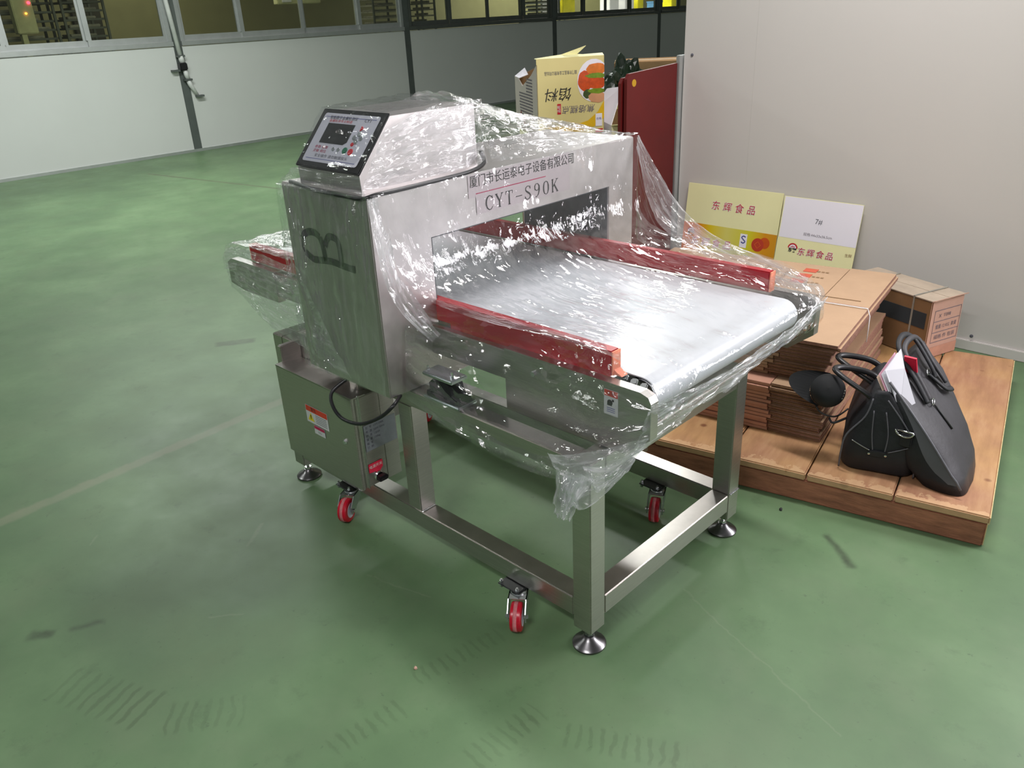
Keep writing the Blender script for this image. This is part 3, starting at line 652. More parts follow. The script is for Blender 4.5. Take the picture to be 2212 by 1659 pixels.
def caster(wx, wy, rot):
    """wx, wy: where the wheel stands; rot: heading of the trailing wheel"""
    tr = 0.052
    sx_, sy_ = wx - tr * math.cos(rot), wy - tr * math.sin(rot)
    R4 = Matrix.Translation((sx_, sy_, 0)) @ Matrix.Rotation(rot, 4, 'Z')
    RP = Matrix.Translation((sx_, sy_, 0))
    pl = MB(RP).box(-0.064, 0.014, -0.020, 0.045, 0.0928, 0.0975, 0.002).build('caster', M['caster_plate'], mc, 'auto')
    r = 0.0415; hw = 0.0165
    q = MB(R4); q.lathe([(r - 0.010, -hw), (r - 0.003, -hw + 0.001), (r - 0.0005, -hw + 0.004), (r, -0.005), (r, 0.005), (r - 0.0005, hw - 0.004), (r - 0.003, hw - 0.001), (r - 0.010, hw)], (tr, 0, r + 0.001), 'y', 36)
    q.build('wheel', M['wheel'], pl, 'auto')
    MB(R4).lathe([(r + 0.0006, -0.0065), (r + 0.0006, 0.0040)], (tr, 0, r + 0.001), 'y', 36).build('tread_band', M['wheel_band'], pl, True)
    MB(R4).lathe([(0.026, -hw - 0.0006), (0.026, hw + 0.0006)], (tr, 0, r + 0.001), 'y', 24).build('wheel_hub', M['hub'], pl, 'auto')
    q = MB(R4)
    for sg in (-1, 1):
        q.prism([(-0.022, 0.0895), (0.036, 0.0895), (tr + 0.012, 0.060), (tr + 0.011, r - 0.010), (tr - 0.010, r - 0.010), (-0.012, 0.066)], sg * 0.0235, sg * 0.0262, 'y')
    q.box(-0.022, 0.036, -0.0262, 0.0262, 0.0868, 0.0895)
    q.lathe([(0.024, 0.0895), (0.022, 0.0928)], (0, 0, 0), 'z', 24)
    q.build('fork', M['zinc'], pl, 'auto')
    MB(R4).lathe([(0, -0.032), (0.0065, -0.032), (0.0065, 0.032), (0, 0.032)], (tr, 0, r + 0.001), 'y', 8).build('axle', M['chrome'], pl)
    q = MB(RP)
    for bx_ in (-0.056, 0.006):
        q.lathe([(0.0058, 0.0975), (0.0058, 0.104), (0.0035, 0.1041), (0.0035, 0.109), (0, 0.109)], (bx_, -0.012, 0), 'z', 6)
    q.build('bolt', M['chrome'], pl)
    q = MB(RP)
    for bx_ in (-0.056, 0.006):
        q.lathe([(0, 0.084), (0.0058, 0.084), (0.0058, 0.0928)], (bx_, -0.012, 0), 'z', 6)
    q.build('nut', M['chrome'], pl)
caster(-0.217, -0.056, -0.95); caster(-1.027, -0.051, -1.06); caster(-0.228, 0.621, -1.12); caster(-1.378, 0.610, -1.1)

# ---- tunnel housing
HX, HX2, Y0, YR, HT, HB = -0.6574, -1.0625, -0.076, 1.058, 1.154, 0.5852
OY0, OY1, OZ0, OZ1 = 0.125, 0.918, 0.70, 1.008
q = MB()
q.box(HX2, HX, Y0, OY0, HB, HT, 0.003); q.box(HX2, HX, OY1, YR, HB, HT, 0.003)
q.box(HX2, HX, OY0 - 0.003, OY1 + 0.003, OZ1, HT, 0.0); q.box(HX2, HX, OY0 - 0.003, OY1 + 0.003, HB, OZ0, 0.0)
q.build('tunnel_housing', M['steel_h'], mc, label='square steel detector arch around the belt')
q = MB()
q.box(HX2 + 0.01, HX - 0.004, OY1 - 0.004, OY1 - 0.001, OZ0, OZ1); q.box(HX2 + 0.01, HX - 0.004, OY0 + 0.001, OY0 + 0.004, OZ0, OZ1)
q.box(HX2 + 0.01, HX - 0.004, OY0 + 0.004, OY1 - 0.004, OZ1 - 0.004, OZ1 - 0.001)
q.build('tunnel_lining', M['lining'], mc)
# logo drawn with black strokes on the near side of the arch
PM = plane_M((0, Y0 - 0.0012, 0), (1, 0, 0), (0, 0, 1))
q = MB(PM)
for st, w_ in (([(-0.902, 1.016), (-0.922, 1.025), (-0.948, 1.025), (-0.977, 1.015), (-0.992, 0.999)], 0.021), ([(-0.992, 1.0), (-0.998, 0.978), (-0.990, 0.960)], 0.006),
               ([(-0.986, 0.960), (-0.953, 0.946), (-0.92, 0.947), (-0.89, 0.951), (-0.849, 0.953), (-0.811, 0.95), (-0.749, 0.948)], 0.020),
               ([(-0.902, 1.016), (-0.893, 0.993), (-0.887, 0.951)], 0.020), ([(-0.880, 0.995), (-0.866, 1.015), (-0.852, 1.025), (-0.827, 1.024), (-0.814, 1.014), (-0.810, 0.985), (-0.811, 0.947)], 0.020)):
    ribbon(q, [p.xy for p in smooth_path([(a, b, 0) for a, b in st], 4)], w_)
q.build('logo', M['ink'], mc)
# front label: company line, pinkish backing, model code
PF = lambda y, z: plane_M((HX + 0.0012, y, z), (0, 1, 0), (0, 0, 1))
q = MB(PF(0, 0)); rectm(q, 0.272, 0.715, 1.086, 1.150, 0); rectm(q, 0.30, 0.715, 1.035, 1.086, 0)
lab = q.build('model_label', M['pink_film'], mc, label='faint pinkish label with company line and model code')
text('厦门市长运泰电子设备有限公司', 0.036, PF(0.508, 1.1285) @ Matrix.Translation((0, 0, 0.0006)), M['ink'], lab, 'company_lettering', 0.455)
q = MB(PF(0, 0)); rectm(q, 0.30, 0.60, 1.094, 1.0965, 0.0004); q.build('underline', M['ink_magenta'], lab)
def serif(mb, ch, x, s):
    k, n = 0.13, 0.05
    G = {
     'C': [([(.86, .78), (.74, .93), (.52, 1), (.28, .9), (.12, .68), (.09, .42), (.2, .16), (.44, 0), (.68, .03), (.88, .2)], [.05, .06, .07, .11, .14, .14, .11, .07, .05, .04]), ([(.87, .97), (.87, .72)], n)],
     'Y': [([(.12, .97), (.5, .45)], k), ([(.5, .45), (.86, .97)], n), ([(.5, .48), (.5, .02)], k), ([(.0, .975), (.28, .975)], n), ([(.7, .975), (1, .975)], n), ([(.34, .025), (.66, .025)], n)],
     'T': [([(.5, .97), (.5, .02)], k), ([(.06, .965), (.94, .965)], n), ([(.07, .98), (.07, .76)], n), ([(.93, .98), (.93, .76)], n), ([(.34, .025), (.66, .025)], n)],
     '-': [([(.1, .42), (.95, .42)], .06)],
     'S': [([(.8, .78), (.66, .95), (.42, .98), (.22, .86), (.2, .68), (.4, .55), (.66, .42), (.82, .26), (.72, .08), (.46, .0), (.24, .06), (.12, .24)], [.04, .05, .06, .09, .12, .14, .14, .12, .08, .06, .05, .04]), ([(.8, .97), (.8, .74)], n), ([(.12, .03), (.12, .26)], n)],
     '9': [([(.78, .72), (.66, .52), (.44, .46), (.22, .58), (.2, .82), (.36, .97), (.6, .97), (.78, .8), (.8, .5), (.68, .2), (.42, .01), (.26, .03)], [.05, .05, .06, .1, .11, .06, .06, .12, .13, .09, .05, .07])],
     '0': [([(.5, .99), (.28, .9), (.18, .66), (.18, .34), (.28, .1), (.5, .01), (.72, .1), (.82, .34), (.82, .66), (.72, .9), (.5, .99)], [.05, .08, .13, .13, .08, .05, .08, .13, .13, .08, .05])],
     'K': [([(.2, .98), (.2, .02)], k), ([(.26, .42), (.84, .97)], n), ([(.42, .58), (.88, .03)], k), ([(.06, .975), (.34, .975)], n), ([(.06, .025), (.34, .025)], n), ([(.68, .975), (.98, .975)], n), ([(.7, .025), (1.0, .025)], n)]}
    for pts, w_ in G[ch]: ribbon(mb, [(x + p[0] * s * 0.82, p[1] * s) for p in pts], [a * s for a in w_] if isinstance(w_, list) else w_ * s)
q = MB(PF(0, 1.040) @ Matrix.Translation((0, 0, 0.0006)))
for i, ch in enumerate('CYT-S90K'): serif(q, ch, 0.336 + i * 0.0412, 0.041)
q.build('model_code', M['ink'], lab)

# ---- control box on top
X0, X1 = -0.985, -0.700
PB, PT = (-0.06, 1.203), (0.058, 1.336)          # lower and upper edge of the slanted face (y, z)
cb = MB().prism([(-0.058, HT), (-0.06, 1.200), (0.056, 1.334), (0.355, 1.334), (0.355, HT)], X0, X1, 'x').build('control_box', M['steel_h'], mc, label='slanted steel control box on the arch')
du = Vector((0, PT[0] - PB[0], PT[1] - PB[1])); PH = du.length; PWd = X1 - X0
PP = plane_M((X0, PB[0], PB[1]), (1, 0, 0), du) @ Matrix.Translation((0, 0, 0.001))
q = MB(PP); q.box(-0.002, PWd + 0.002, -0.002, PH + 0.002, 0.0, 0.006, 0.002); pn = q.build('control_panel', M['black'], cb, label='control panel with black border, white face, screen and keys')
def pan(fn, name, mat, lift=0.0066):
    q = MB(PP @ Matrix.Translation((0, 0, lift))); fn(q); return q.build(name, mat, pn) if False else meshobj(name, q.v, q.f, mat, cb)
W_, H_ = PWd, PH
def rrect(q, x0, x1, y0, y1, r=0.008):
    pts = []
    for cx, cy, a0 in ((x1 - r, y1 - r, 0), (x0 + r, y1 - r, 90), (x0 + r, y0 + r, 180), (x1 - r, y0 + r, 270)):
        for k in range(5): a = math.radians(a0 + k * 22.5); pts.append((cx + r * math.cos(a), cy + r * math.sin(a), 0))
    q.add(pts, [tuple(range(len(pts)))])
pan(lambda q: rrect(q, 0.018, W_ - 0.018, 0.015, H_ - 0.012), 'panel_face', M['white_print'])
def two_lines(q): rectm(q, 0.03, W_ - 0.03, H_ - 0.024, H_ - 0.0225); rectm(q, 0.03, W_ - 0.03, 0.0235, 0.025)
pan(two_lines, 'panel_line', M['ink_blue'], 0.0070)
pan(lambda q: q.add([(0.055, 0.073, 0), (0.165, 0.073, 0), (0.178, 0.082, 0), (0.178, 0.135, 0), (0.055, 0.135, 0)], [(0, 1, 2, 3, 4)]), 'screen', M['black'], 0.0070)
PL = lambda x, y: PP @ Matrix.Translation((x, y, 0.0071))
text('智能数字金属检测仪', 0.012, PL(0.112, 0.152), M['ink'], cb, 'panel_lettering', 0.125)
text('金属检测专业制造', 0.009, PL(0.105, 0.142), M['ink_red'], cb, 'panel_lettering', 0.105)
text('CYT', 0.014, PL(0.222, 0.150), M['ink'], cb, 'panel_lettering', 0.03)
text('安全操作 请勿触摸探头', 0.011, PL(0.14, 0.034), M['ink_grey'], cb, 'panel_lettering', 0.15)
text('参数 报警', 0.010, PL(0.078, 0.060), M['ink_magenta'], cb, 'panel_lettering', 0.06)
text('灵敏 相位', 0.010, PL(0.078, 0.048), M['ink_magenta'], cb, 'panel_lettering', 0.06)
def disc(q, cx, cy, r, n=14): q.add([(cx + r * math.cos(2 * PI * i / n), cy + r * math.sin(2 * PI * i / n), 0) for i in range(n)], [tuple(range(n))])
def keyc(name, mat, cx, cy, r=0.009, n=14):
    q = MB(PP @ Matrix.Translation((0, 0, 0.007))); q.lathe([(r, 0), (r * 0.9, 0.0018), (0, 0.002)], (cx, cy, 0), 'z', n); q.build(name, mat, cb)
keyc('key', M['ink_red'], 0.213, 0.126, 0.009, 3)
for dx, dy in ((0, 0.006), (-0.014, -0.006), (0.014, -0.006), (0, -0.017)): keyc('key', M['zinc'], 0.214 + dx, 0.104 + dy, 0.008)
keyc('key', M['ink_red'], 0.205, 0.078, 0.006); keyc('key', M['ink_green'], 0.187, 0.058, 0.010); keyc('key', M['ink_red'], 0.213, 0.056, 0.010)
for x in (0.135, 0.158): keyc('key', M['zinc'], x, 0.058, 0.006)

# ---- belt, bed, rollers, guides
BZ = 0.762; BY0, BY1 = 0.165, 0.872
RX, RXB, RR = 0.028, -1.76, 0.046
def belt_loop(r, y0, y1, th=0.003):
    pr = []
    for k in range(13): a = PI / 2 - PI * k / 12; pr.append((RX + r * math.cos(a), BZ - RR + r * math.sin(a)))
    for k in range(13): a = -PI / 2 - PI * k / 12; pr.append((RXB + r * math.cos(a), BZ - RR + r * math.sin(a)))
    return pr
o1 = belt_loop(RR, 0, 0); o2 = belt_loop(RR - 0.003, 0, 0); n = len(o1)
vs = [(x, y, z) for (pr, y) in ((o1, BY0), (o1, BY1), (o2, BY0), (o2, BY1)) for (x, z) in pr]; fs = []
for i in range(n):
    j = (i + 1) % n
    fs += [(i, n + i, n + j, j), (2 * n + i, 2 * n + j, 3 * n + j, 3 * n + i), (i, j, 2 * n + j, 2 * n + i), (n + i, 3 * n + i, 3 * n + j, n + j)]
o = meshobj('belt', vs, fs, M['belt'], mc, True, label='white conveyor belt'); o.data.set_sharp_from_angle(angle=0.8)
for x in (RX, RXB):
    MB().lathe([(0.0, -0.01), (0.015, -0.01), (0.015, 0), (RR - 0.0045, 0), (RR - 0.0045, BY1 - BY0 + 0.01), (0.015, BY1 - BY0 + 0.01), (0.015, BY1 - BY0 + 0.03), (0, BY1 - BY0 + 0.03)], (x, BY0 - 0.005, BZ - RR), 'y', 24).build('roller', M['chrome'], mc, 'auto')
bx('bed_plate', (RXB + 0.06, RX - 0.06, 0.125, 0.915, BZ - 0.014, BZ - 0.006), bev=0)
# side channels between the ends and the plates that hold the rollers
for y, s in ((0.09, 1), (0.925, 1)):
    bx('bed_side_channel', (-1.72, -0.36, y + 0.002, y + 0.026, 0.672, 0.757))
    q = MB(); q.prism([(-0.36, 0.588), (-0.36, 0.764), (0.075, 0.764), (0.098, 0.757), (0.106, 0.742), (0.106, 0.648), (0.03, 0.588)], y - 0.001, y + 0.028, 'y')
    q.build('end_side_plate', S, mc)
    q = MB(); q.prism([(-1.50, 0.65), (-1.50, 0.764), (-1.80, 0.764), (-1.835, 0.745), (-1.835, 0.665), (-1.74, 0.65)], y - 0.001, y + 0.028, 'y'); q.build('end_side_plate', S, mc)
# black bearing slots beside the front roller
for i in range(3):
    q = MB(Matrix.Translation((0.0 + i * 0.028, 0.128, 0.752 - i * 0.004)) @ Matrix.Rotation(0.5, 4, 'Z')); q.box(-0.009, 0.009, -0.004, 0.03, 0, 0.012, 0.003); q.build('bearing_cap', M['black'], mc)
for y0, y1, zb_ in ((0.119, 0.152, 0.765), (0.885, 0.915, 0.765)):
    g = MB().box(-1.70, -0.030, y0, y1, zb_, 0.828, 0.003).build('guide_rail', M['red'], mc, 'auto', label='red side guide of the belt')
    MB().box(-0.030, -0.0265, y0 + 0.001, y1 - 0.001, 0.766, 0.827).build('cut_end', M['red_end'], g)
    MB().box(-1.7035, -1.70, y0 + 0.001, y1 - 0.001, 0.766, 0.827).build('cut_end', M['red_end'], g)
q = MB(); q.box(-0.60, -0.030, 0.1165, 0.1195, 0.742, 0.822, 0.001); q.build('guide_skirt', M['red'], mc)
q = MB(); q.prism([(-0.0265, 0.768), (-0.004, 0.767), (-0.010, 0.771), (-0.018, 0.774), (-0.0265, 0.780)], 0.126, 0.150, 'y'); q.build('torn_foam', M['red_end'], mc)
q = MB(); q.lathe([(0, -0.008), (0.007, -0.008), (0.007, 0), (0.0, 0)], (-0.253, 0.089, 0.721), 'y', 6); q.build('bolt', M['chrome'], mc)
q = MB(); q.box(-0.30, -0.285, 0.125, 0.9, 0.60, 0.64); q.build('cross_bar', S, mc)
# warning sticker on the end plate
PS = plane_M((0, 0.0885, 0), (1, 0, 0), (0, 0, 1))
q = MB(PS); rectm(q, -0.028, 0.014, 0.680, 0.746); st = q.build('warning_sticker', M['sticker'], mc, label='small upright sticker with red header and motor pictogram')
q = MB(PS @ Matrix.Translation((0, 0, 0.0004))); rectm(q, -0.027, 0.013, 0.729, 0.745); q.build('sticker_header', M['ink_orange'], st)
text('注意', 0.012, PS @ Matrix.Translation((-0.007, 0.737, 0.0008)), M['ink'], st, 'sticker_lettering')
q = MB(PS @ Matrix.Translation((0, 0, 0.0004))); disc(q, -0.010, 0.713, 0.008); rectm(q, -0.018, -0.004, 0.705, 0.712, 0.0002); rectm(q, -0.004, 0.002, 0.717, 0.723); q.build('pictogram', M['ink'], st)
q = MB(PS @ Matrix.Translation((0, 0, 0.0004)))
for k in range(3): rectm(q, -0.019, 0.005, 0.698 - k * 0.005, 0.6995 - k * 0.005)
q.build('fine_print', M['ink_blue'], st)

# ---- anti-vibration mount on the near rail
bx('mount_base', (-0.60, -0.452, -0.006, 0.066, z3, z3 + 0.010), M['zinc'])
q = MB(); q.prism([(-0.595, 0.593), (-0.460, 0.593), (-0.468, 0.606), (-0.490, 0.613), (-0.497, 0.640), (-0.518, 0.653), (-0.548, 0.640), (-0.566, 0.645), (-0.580, 0.632), (-0.576, 0.612), (-0.592, 0.606)], 0.004, 0.056, 'y')
q.build('rubber_mount', M['black_rubber'], mc)
bx('mount_top', (-0.60, -0.478, -0.002, 0.060, 0.652, 0.664), M['zinc'])
for x, y, z in ((-0.472, 0.02, 0.593), (-0.588, 0.012, 0.664), (-0.496, 0.02, 0.664)):
    MB().lathe([(0.0065, 0), (0.0065, 0.007), (0.003, 0.0071), (0.003, 0.016), (0, 0.016)], (x, y, z), 'z', 6).build('bolt', M['chrome'], mc)

# ---- electrical cabinet below the arch
CX0, CX1, CY0, CY1, CZ0, CZ1 = -1.247, -0.825, -0.100, 0.052, 0.222, 0.542
cab = MB().box(CX0 + 0.004, CX1 - 0.001, CY0 + 0.0125, -0.001, CZ0 + 0.004, CZ1 - 0.004, 0.002).box(CX0 + 0.10, CX1, -0.001, CY1, CZ0 + 0.004, CZ1 - 0.004).build('electrical_cabinet', S, mc, label='steel electrical cabinet hung below the arch')
MB().box(CX0, CX1 - 0.003, CY0, CY0 + 0.012, CZ0, CZ1, 0.002).build('door', S, cab)
MB().box(CX1 - 0.001, CX1 + 0.004, CY0 + 0.020, CY0 + 0.024, CZ0 + 0.002, CZ1 + 0.004).build('door_seal', M['chrome'], cab)
MB().box(CX0, CX1, CY0 + 0.0, CY0 + 0.05, CZ1 - 0.003, CZ1 + 0.001).build('drip_lip', S, cab)
MB().lathe([(0.009, 0), (0.009, -0.004), (0.006, -0.008), (0, -0.009)], (-0.885, CY0, 0.380), 'y', 16).build('lock', M['chrome'], cab)
PC = lambda l=0.0: plane_M((0, CY0 - 0.0008 - l, 0), (1, 0, 0), (0, 0, 1))
q = MB(PC()); rectm(q, -1.096, -0.972, 0.384, 0.446); q.build('warning_sticker', M['sticker'], cab)
q = MB(PC(0.0004)); rectm(q, -1.094, -0.974, 0.425, 0.445); q.build('sticker_header', M['ink_orange'], cab)
text('警告', 0.015, PC(0.0008) @ Matrix.Translation((-1.05, 0.435, 0)), M['ink'], cab, 'sticker_lettering')
q = MB(PC(0.0004)); q.add([(-1.088, 0.392, 0), (-1.052, 0.392, 0), (-1.070, 0.421, 0)], [(0, 1, 2)]); q.build('warning_triangle', M['ink_yellow'], cab)
q = MB(PC(0.0006)); q.add([(-1.0715, 0.398, 0), (-1.0685, 0.398, 0), (-1.067, 0.413, 0), (-1.073, 0.413, 0)], [(0, 1, 2, 3)])
q.build('exclamation_mark', M['ink'], cab)
q = MB(PC(0.0004))
for k in range(5): rectm(q, -1.043, -0.982, 0.418 - k * 0.0065, 0.420 - k * 0.0065)
q.build('fine_print', M['ink_grey'], cab)
q = MB(PC(0.0005)); rectm(q, -1.060, -1.000, 0.350, 0.381); q.build('small_sticker', M['sticker'], cab)
q = MB(PC(0.0009)); rectm(q, -1.059, -1.001, 0.369, 0.380); q.build('sticker_header', M['ink_magenta'], cab)
text('小心', 0.010, PC(0.0011) @ Matrix.Translation((-1.03, 0.3595, 0)), M['ink_grey'], cab, 'sticker_lettering')
PX = lambda l=0.0: plane_M((CX1 + 0.0008 + l, 0, 0), (0, 1, 0), (0, 0, 1))
q = MB(PX()); rectm(q, -0.072, 0.049, 0.350, 0.440); npl = q.build('name_plate', M['grey_plate'], cab)
for k, s_ in enumerate(('型  号  CYT-S90K', '电  源  220V 50Hz', '功  率  120W', '重  量  150kg', '编  号', '日  期')):
    text(s_, 0.0095, PX(0.0005) @ Matrix.Translation((-0.066, 0.430 - k * 0.0135, 0)), M['ink_grey'], cab, 'plate_lettering', align='LEFT')
q = MB(PX()); q.add([(-0.072, 0.275, 0), (-0.03, 0.269, 0), (-0.018, 0.280, 0), (-0.018, 0.305, 0), (-0.072, 0.305, 0)], [(0, 1, 2, 3, 4)]); q.build('switch_label', M['ink_pink'], cab)
text('电源开关', 0.0125, PX(0.0005) @ Matrix.Translation((-0.045, 0.292, 0)), M['ink_white'], cab, 'switch_lettering')
q = MB(); q.lathe([(0.017, 0), (0.017, 0.006), (0.014, 0.010), (0, 0.010)], (CX1, -0.040, 0.255), 'x', 20); q.build('switch_ring', M['chrome'], cab, 'auto')
q = MB(); q.box(CX1 + 0.010, CX1 + 0.034, -0.058, -0.022, 0.246, 0.264, 0.005); q.build('switch_knob', M['black'], cab)
# bracket hanging the cabinet from the frame
bx('cabinet_bracket', (-1.26, -1.24, -0.075, 0.0, 0.53, 0.60), S)
bx('cabinet_bracket', (-0.90, -0.86, -0.05, 0.0, 0.50, 0.583), S)
# cables
pts = smooth_path([(-0.895, -0.06, 0.575), (-0.91, -0.108, 0.545), (-0.88, -0.13, 0.515), (-0.828, -0.135, 0.492), (-0.746, -0.13, 0.500), (-0.665, -0.115, 0.542), (-0.630, -0.09, 0.580), (-0.66, -0.04, 0.583)], 8)
MB().tube(pts, 0.0055).build('cable', M['black'], mc, True)
pts = smooth_path([(-0.70, 0.37, 1.20), (-0.672, 0.355, 1.172), (-0.652, 0.28, 1.162), (-0.645, 0.15, 1.160), (-0.646, 0.03, 1.158), (-0.650, -0.05, 1.157), (-0.67, -0.082, 1.150), (-0.76, -0.082, 1.148), (-0.90, -0.079, 1.150), (-1.02, -0.07, 1.157)], 6)
MB().tube(pts, 0.006).build('cable', M['black'], mc, True)

# ================================================================ THE FILM
fm = empty('plastic_wrap', (-0.86, 0.4, 0.5), 'clear wrinkled plastic film draped over the detector and conveyor', 'plastic film')
def bez(cps, t):
    n = len(cps) - 1; x = t * n; i = min(int(x), n - 1); f = x - i
    p0 = cps[max(i - 1, 0)]; p1 = cps[i]; p2 = cps[i + 1]; p3 = cps[min(i + 2, n)]
    return 0.5 * ((2 * p1) + (-p0 + p2) * f + (2 * p0 - 5 * p1 + 4 * p2 - p3) * f * f + (-p0 + 3 * p1 - 3 * p2 + p3) * f ** 3)
def sheet(name, A, B, nu, nv, mat, amp=0.004, fold=(3, 22), crum=0.002, cut=None, seed=0, sag=None, mid=None):
    """surface ruled between the curves A and B (u runs along the curves, v from A to B)"""
    A = [Vector(p) for p in A]; B = [Vector(p) for p in B]; Mi = [Vector(p) for p in mid] if mid else None
    P = []
    for j in range(nv + 1):
        v = j / nv
        for i in range(nu + 1):
            u = i / nu; a = bez(A, u); b = bez(B, u)
            if Mi:
                m_ = bez(Mi, u); p = a * (1 - v) * (1 - 2 * v) + m_ * 4 * v * (1 - v) + b * v * (2 * v - 1)
            else: p = a.lerp(b, v)
            if sag: p = p + sag(u, v)
            P.append(p)
    Lu = (bez(A, 0.5) - bez(A, 0)).length * 2; Lv = (A[0] - B[0]).length
    out = []; uv = []
    for j in range(nv + 1):
        for i in range(nu + 1):
            k = j * (nu + 1) + i; p = P[k]
            du_ = P[j * (nu + 1) + min(i + 1, nu)] - P[j * (nu + 1) + max(i - 1, 0)]
            dv_ = P[min(j + 1, nv) * (nu + 1) + i] - P[max(j - 1, 0) * (nu + 1) + i]
            n_ = du_.cross(dv_)
            if n_.length > 1e-9: n_.normalize()
            u, v = i / nu, j / nv
            q1 = noise.noise(Vector((u * fold[0], v * fold[1], seed * 7.3)))
            q2 = noise.noise(p * 28 + Vector((seed, 0, 0))); q3 = 1 - abs(noise.noise(p * 12 + Vector((0, seed, 3)))) * 2
            out.append(p + n_ * (amp * q1 + crum * q2 + crum * 1.2 * q3)); uv.append((u * Lu * 1.0 + seed * 0.37, v * max(Lv, 0.1)))
    fs = []
    for j in range(nv):
        for i in range(nu):
            if cut and cut((i + 0.5) / nu, (j + 0.5) / nv): continue
            k = j * (nu + 1) + i; fs.append((k, k + 1, k + nu + 2, k + nu + 1))
    return meshobj(name, out, fs, mat, fm, True, uv)
F, FS, FT, FD_ = M['film'], M['film_soft'], M['film_thick'], M['film_side']
nzf = lambda x, s: noise.noise(Vector((x, s, 0.5)))
# over the arch: tented from the control box down to the far corner (folds run towards that corner)
sheet('film_top_sheet', [(-0.645, 0.36, 1.175), (-0.642, 0.70, 1.166), (-0.643, 1.066, 1.160)], [(-1.07, 0.34, 1.30), (-1.07, 0.70, 1.22), (-1.07, 1.066, 1.160)], 90, 60, F, 0.010, (2.5, 16), 0.003,
      seed=1, mid=[(-0.78, 0.34, 1.352), (-0.80, 0.62, 1.275), (-0.82, 1.062, 1.166)])
# on the control box
sheet('film_box_cover', [(X0 - 0.008, -0.073, 1.196), (-0.85, -0.078, 1.199), (X1 + 0.008, -0.073, 1.196)], [(X0 - 0.008, 0.048, 1.345), (-0.85, 0.046, 1.348), (X1 + 0.008, 0.048, 1.345)], 40, 40, FS, 0.003, (3, 9), 0.001, seed=2)
sheet('film_box_cover', [(X0 - 0.008, 0.048, 1.345), (X1 + 0.008, 0.048, 1.345)], [(X0 - 0.008, 0.345, 1.352), (X1 + 0.008, 0.345, 1.352)], 40, 30, FS, 0.003, (3, 9), 0.001, seed=3)
sheet('film_box_cover', [(X1 + 0.010, -0.068, 1.165), (X1 + 0.012, 0.15, 1.165), (X1 + 0.02, 0.37, 1.17)], [(X1 + 0.010, 0.02, 1.30), (X1 + 0.014, 0.18, 1.345), (X1 + 0.012, 0.37, 1.345)], 60, 40, F, 0.006, (4, 9), 0.006, seed=4)
sheet('film_box_cover', [(X0 - 0.01, -0.070, 1.200), (-0.84, -0.080, 1.200), (X1 + 0.008, -0.070, 1.200)], [(HX2 - 0.012, -0.090, 1.150), (-0.86, -0.094, 1.150), (HX + 0.012, -0.090, 1.158)], 60, 14, F, 0.004, (4, 7), 0.003, seed=5)
# front of the arch, then over the belt and round its end
def front_y(s): return (-0.078 + 0.182 * min(1, s * 1.7), 1.066 - 0.120 * min(1, s * 1.3))
prof = [(-0.643, 1.160), (-0.634, 1.03), (-0.612, 0.93), (-0.545, 0.872), (-0.37, 0.847), (-0.12, 0.842), (0.03, 0.812), (0.098, 0.776), (0.118, 0.735), (0.115, 0.69), (0.085, 0.655)]
A = []; B = []
for k, (x, z) in enumerate(prof):
    a, b = front_y(k / 10); A.append((x, a, z)); B.append((x + (0.0 if k < 5 else 0.0), b, z))
sheet('film_front_sheet', A, B, 190, 120, FS, 0.004, (4, 10), 0.0015, seed=26, sag=lambda u, v: Vector((0, 0, -0.045 * math.sin(PI * v) * max(0, min(1, (u - 0.30) * 6)) * max(0, min(1, (0.75 - u) * 6)))))
# near corner of the arch: side of the arch
sheet('film_side_sheet', [(HX + 0.015, -0.090, 1.158), (HX + 0.010, -0.098, 0.90), (HX + 0.004, -0.094, 0.600)], [(HX2 - 0.012, -0.090, 1.150), (HX2 - 0.012, -0.096, 0.88), (HX2 - 0.004, -0.092, 0.590)], 80, 60, FD_, 0.005, (3, 9), 0.002, seed=7)
sheet('film_fold', [(HX + 0.016, -0.092, 1.155), (HX + 0.03, -0.085, 1.00), (HX + 0.04, -0.05, 0.86), (HX + 0.06, 0.04, 0.74)], [(HX + 0.020, 0.01, 1.150), (HX + 0.022, 0.015, 1.02), (HX + 0.03, 0.03, 0.90), (HX + 0.07, 0.08, 0.76)], 70, 30, FT, 0.006, (3, 12), 0.003, seed=8,
      cut=lambda u, v: v > 0.35 + 0.45 * u + 0.2 * nzf(u * 6, 2))
# near side of the outfeed conveyor
sheet('film_near_sheet', [(HX + 0.01, 0.00, 0.86), (-0.40, 0.10, 0.842), (-0.12, 0.108, 0.838), (0.03, 0.09, 0.812), (0.112, 0.09, 0.765)], [(HX + 0.01, -0.03, 0.575), (-0.42, -0.018, 0.515), (-0.20, -0.018, 0.505), (-0.03, -0.02, 0.545), (0.11, 0.075, 0.630)],
      150, 70, FD_, 0.005, (4, 10), 0.002, seed=9)
# end of the conveyor under the roller, gathered
sheet('film_end_sheet', [(0.112, 0.085, 0.745), (0.135, 0.30, 0.735), (0.130, 0.65, 0.735), (0.125, 0.960, 0.765)], [(0.070, 0.06, 0.585), (0.10, 0.30, 0.635), (0.100, 0.65, 0.655), (0.090, 0.940, 0.675)], 130, 40, FT, 0.008, (5, 10), 0.003, seed=10,
      cut=lambda u, v: v > 0.9 + 0.25 * nzf(u * 14, 4))
sheet('film_end_sheet', [(0.060, 0.93, 0.800), (0.105, 0.955, 0.785), (0.112, 0.955, 0.72)], [(-0.10, 0.945, 0.80), (-0.06, 0.965, 0.73), (0.0, 0.945, 0.66)], 30, 40, FT, 0.006, (4, 12), 0.004, seed=11)
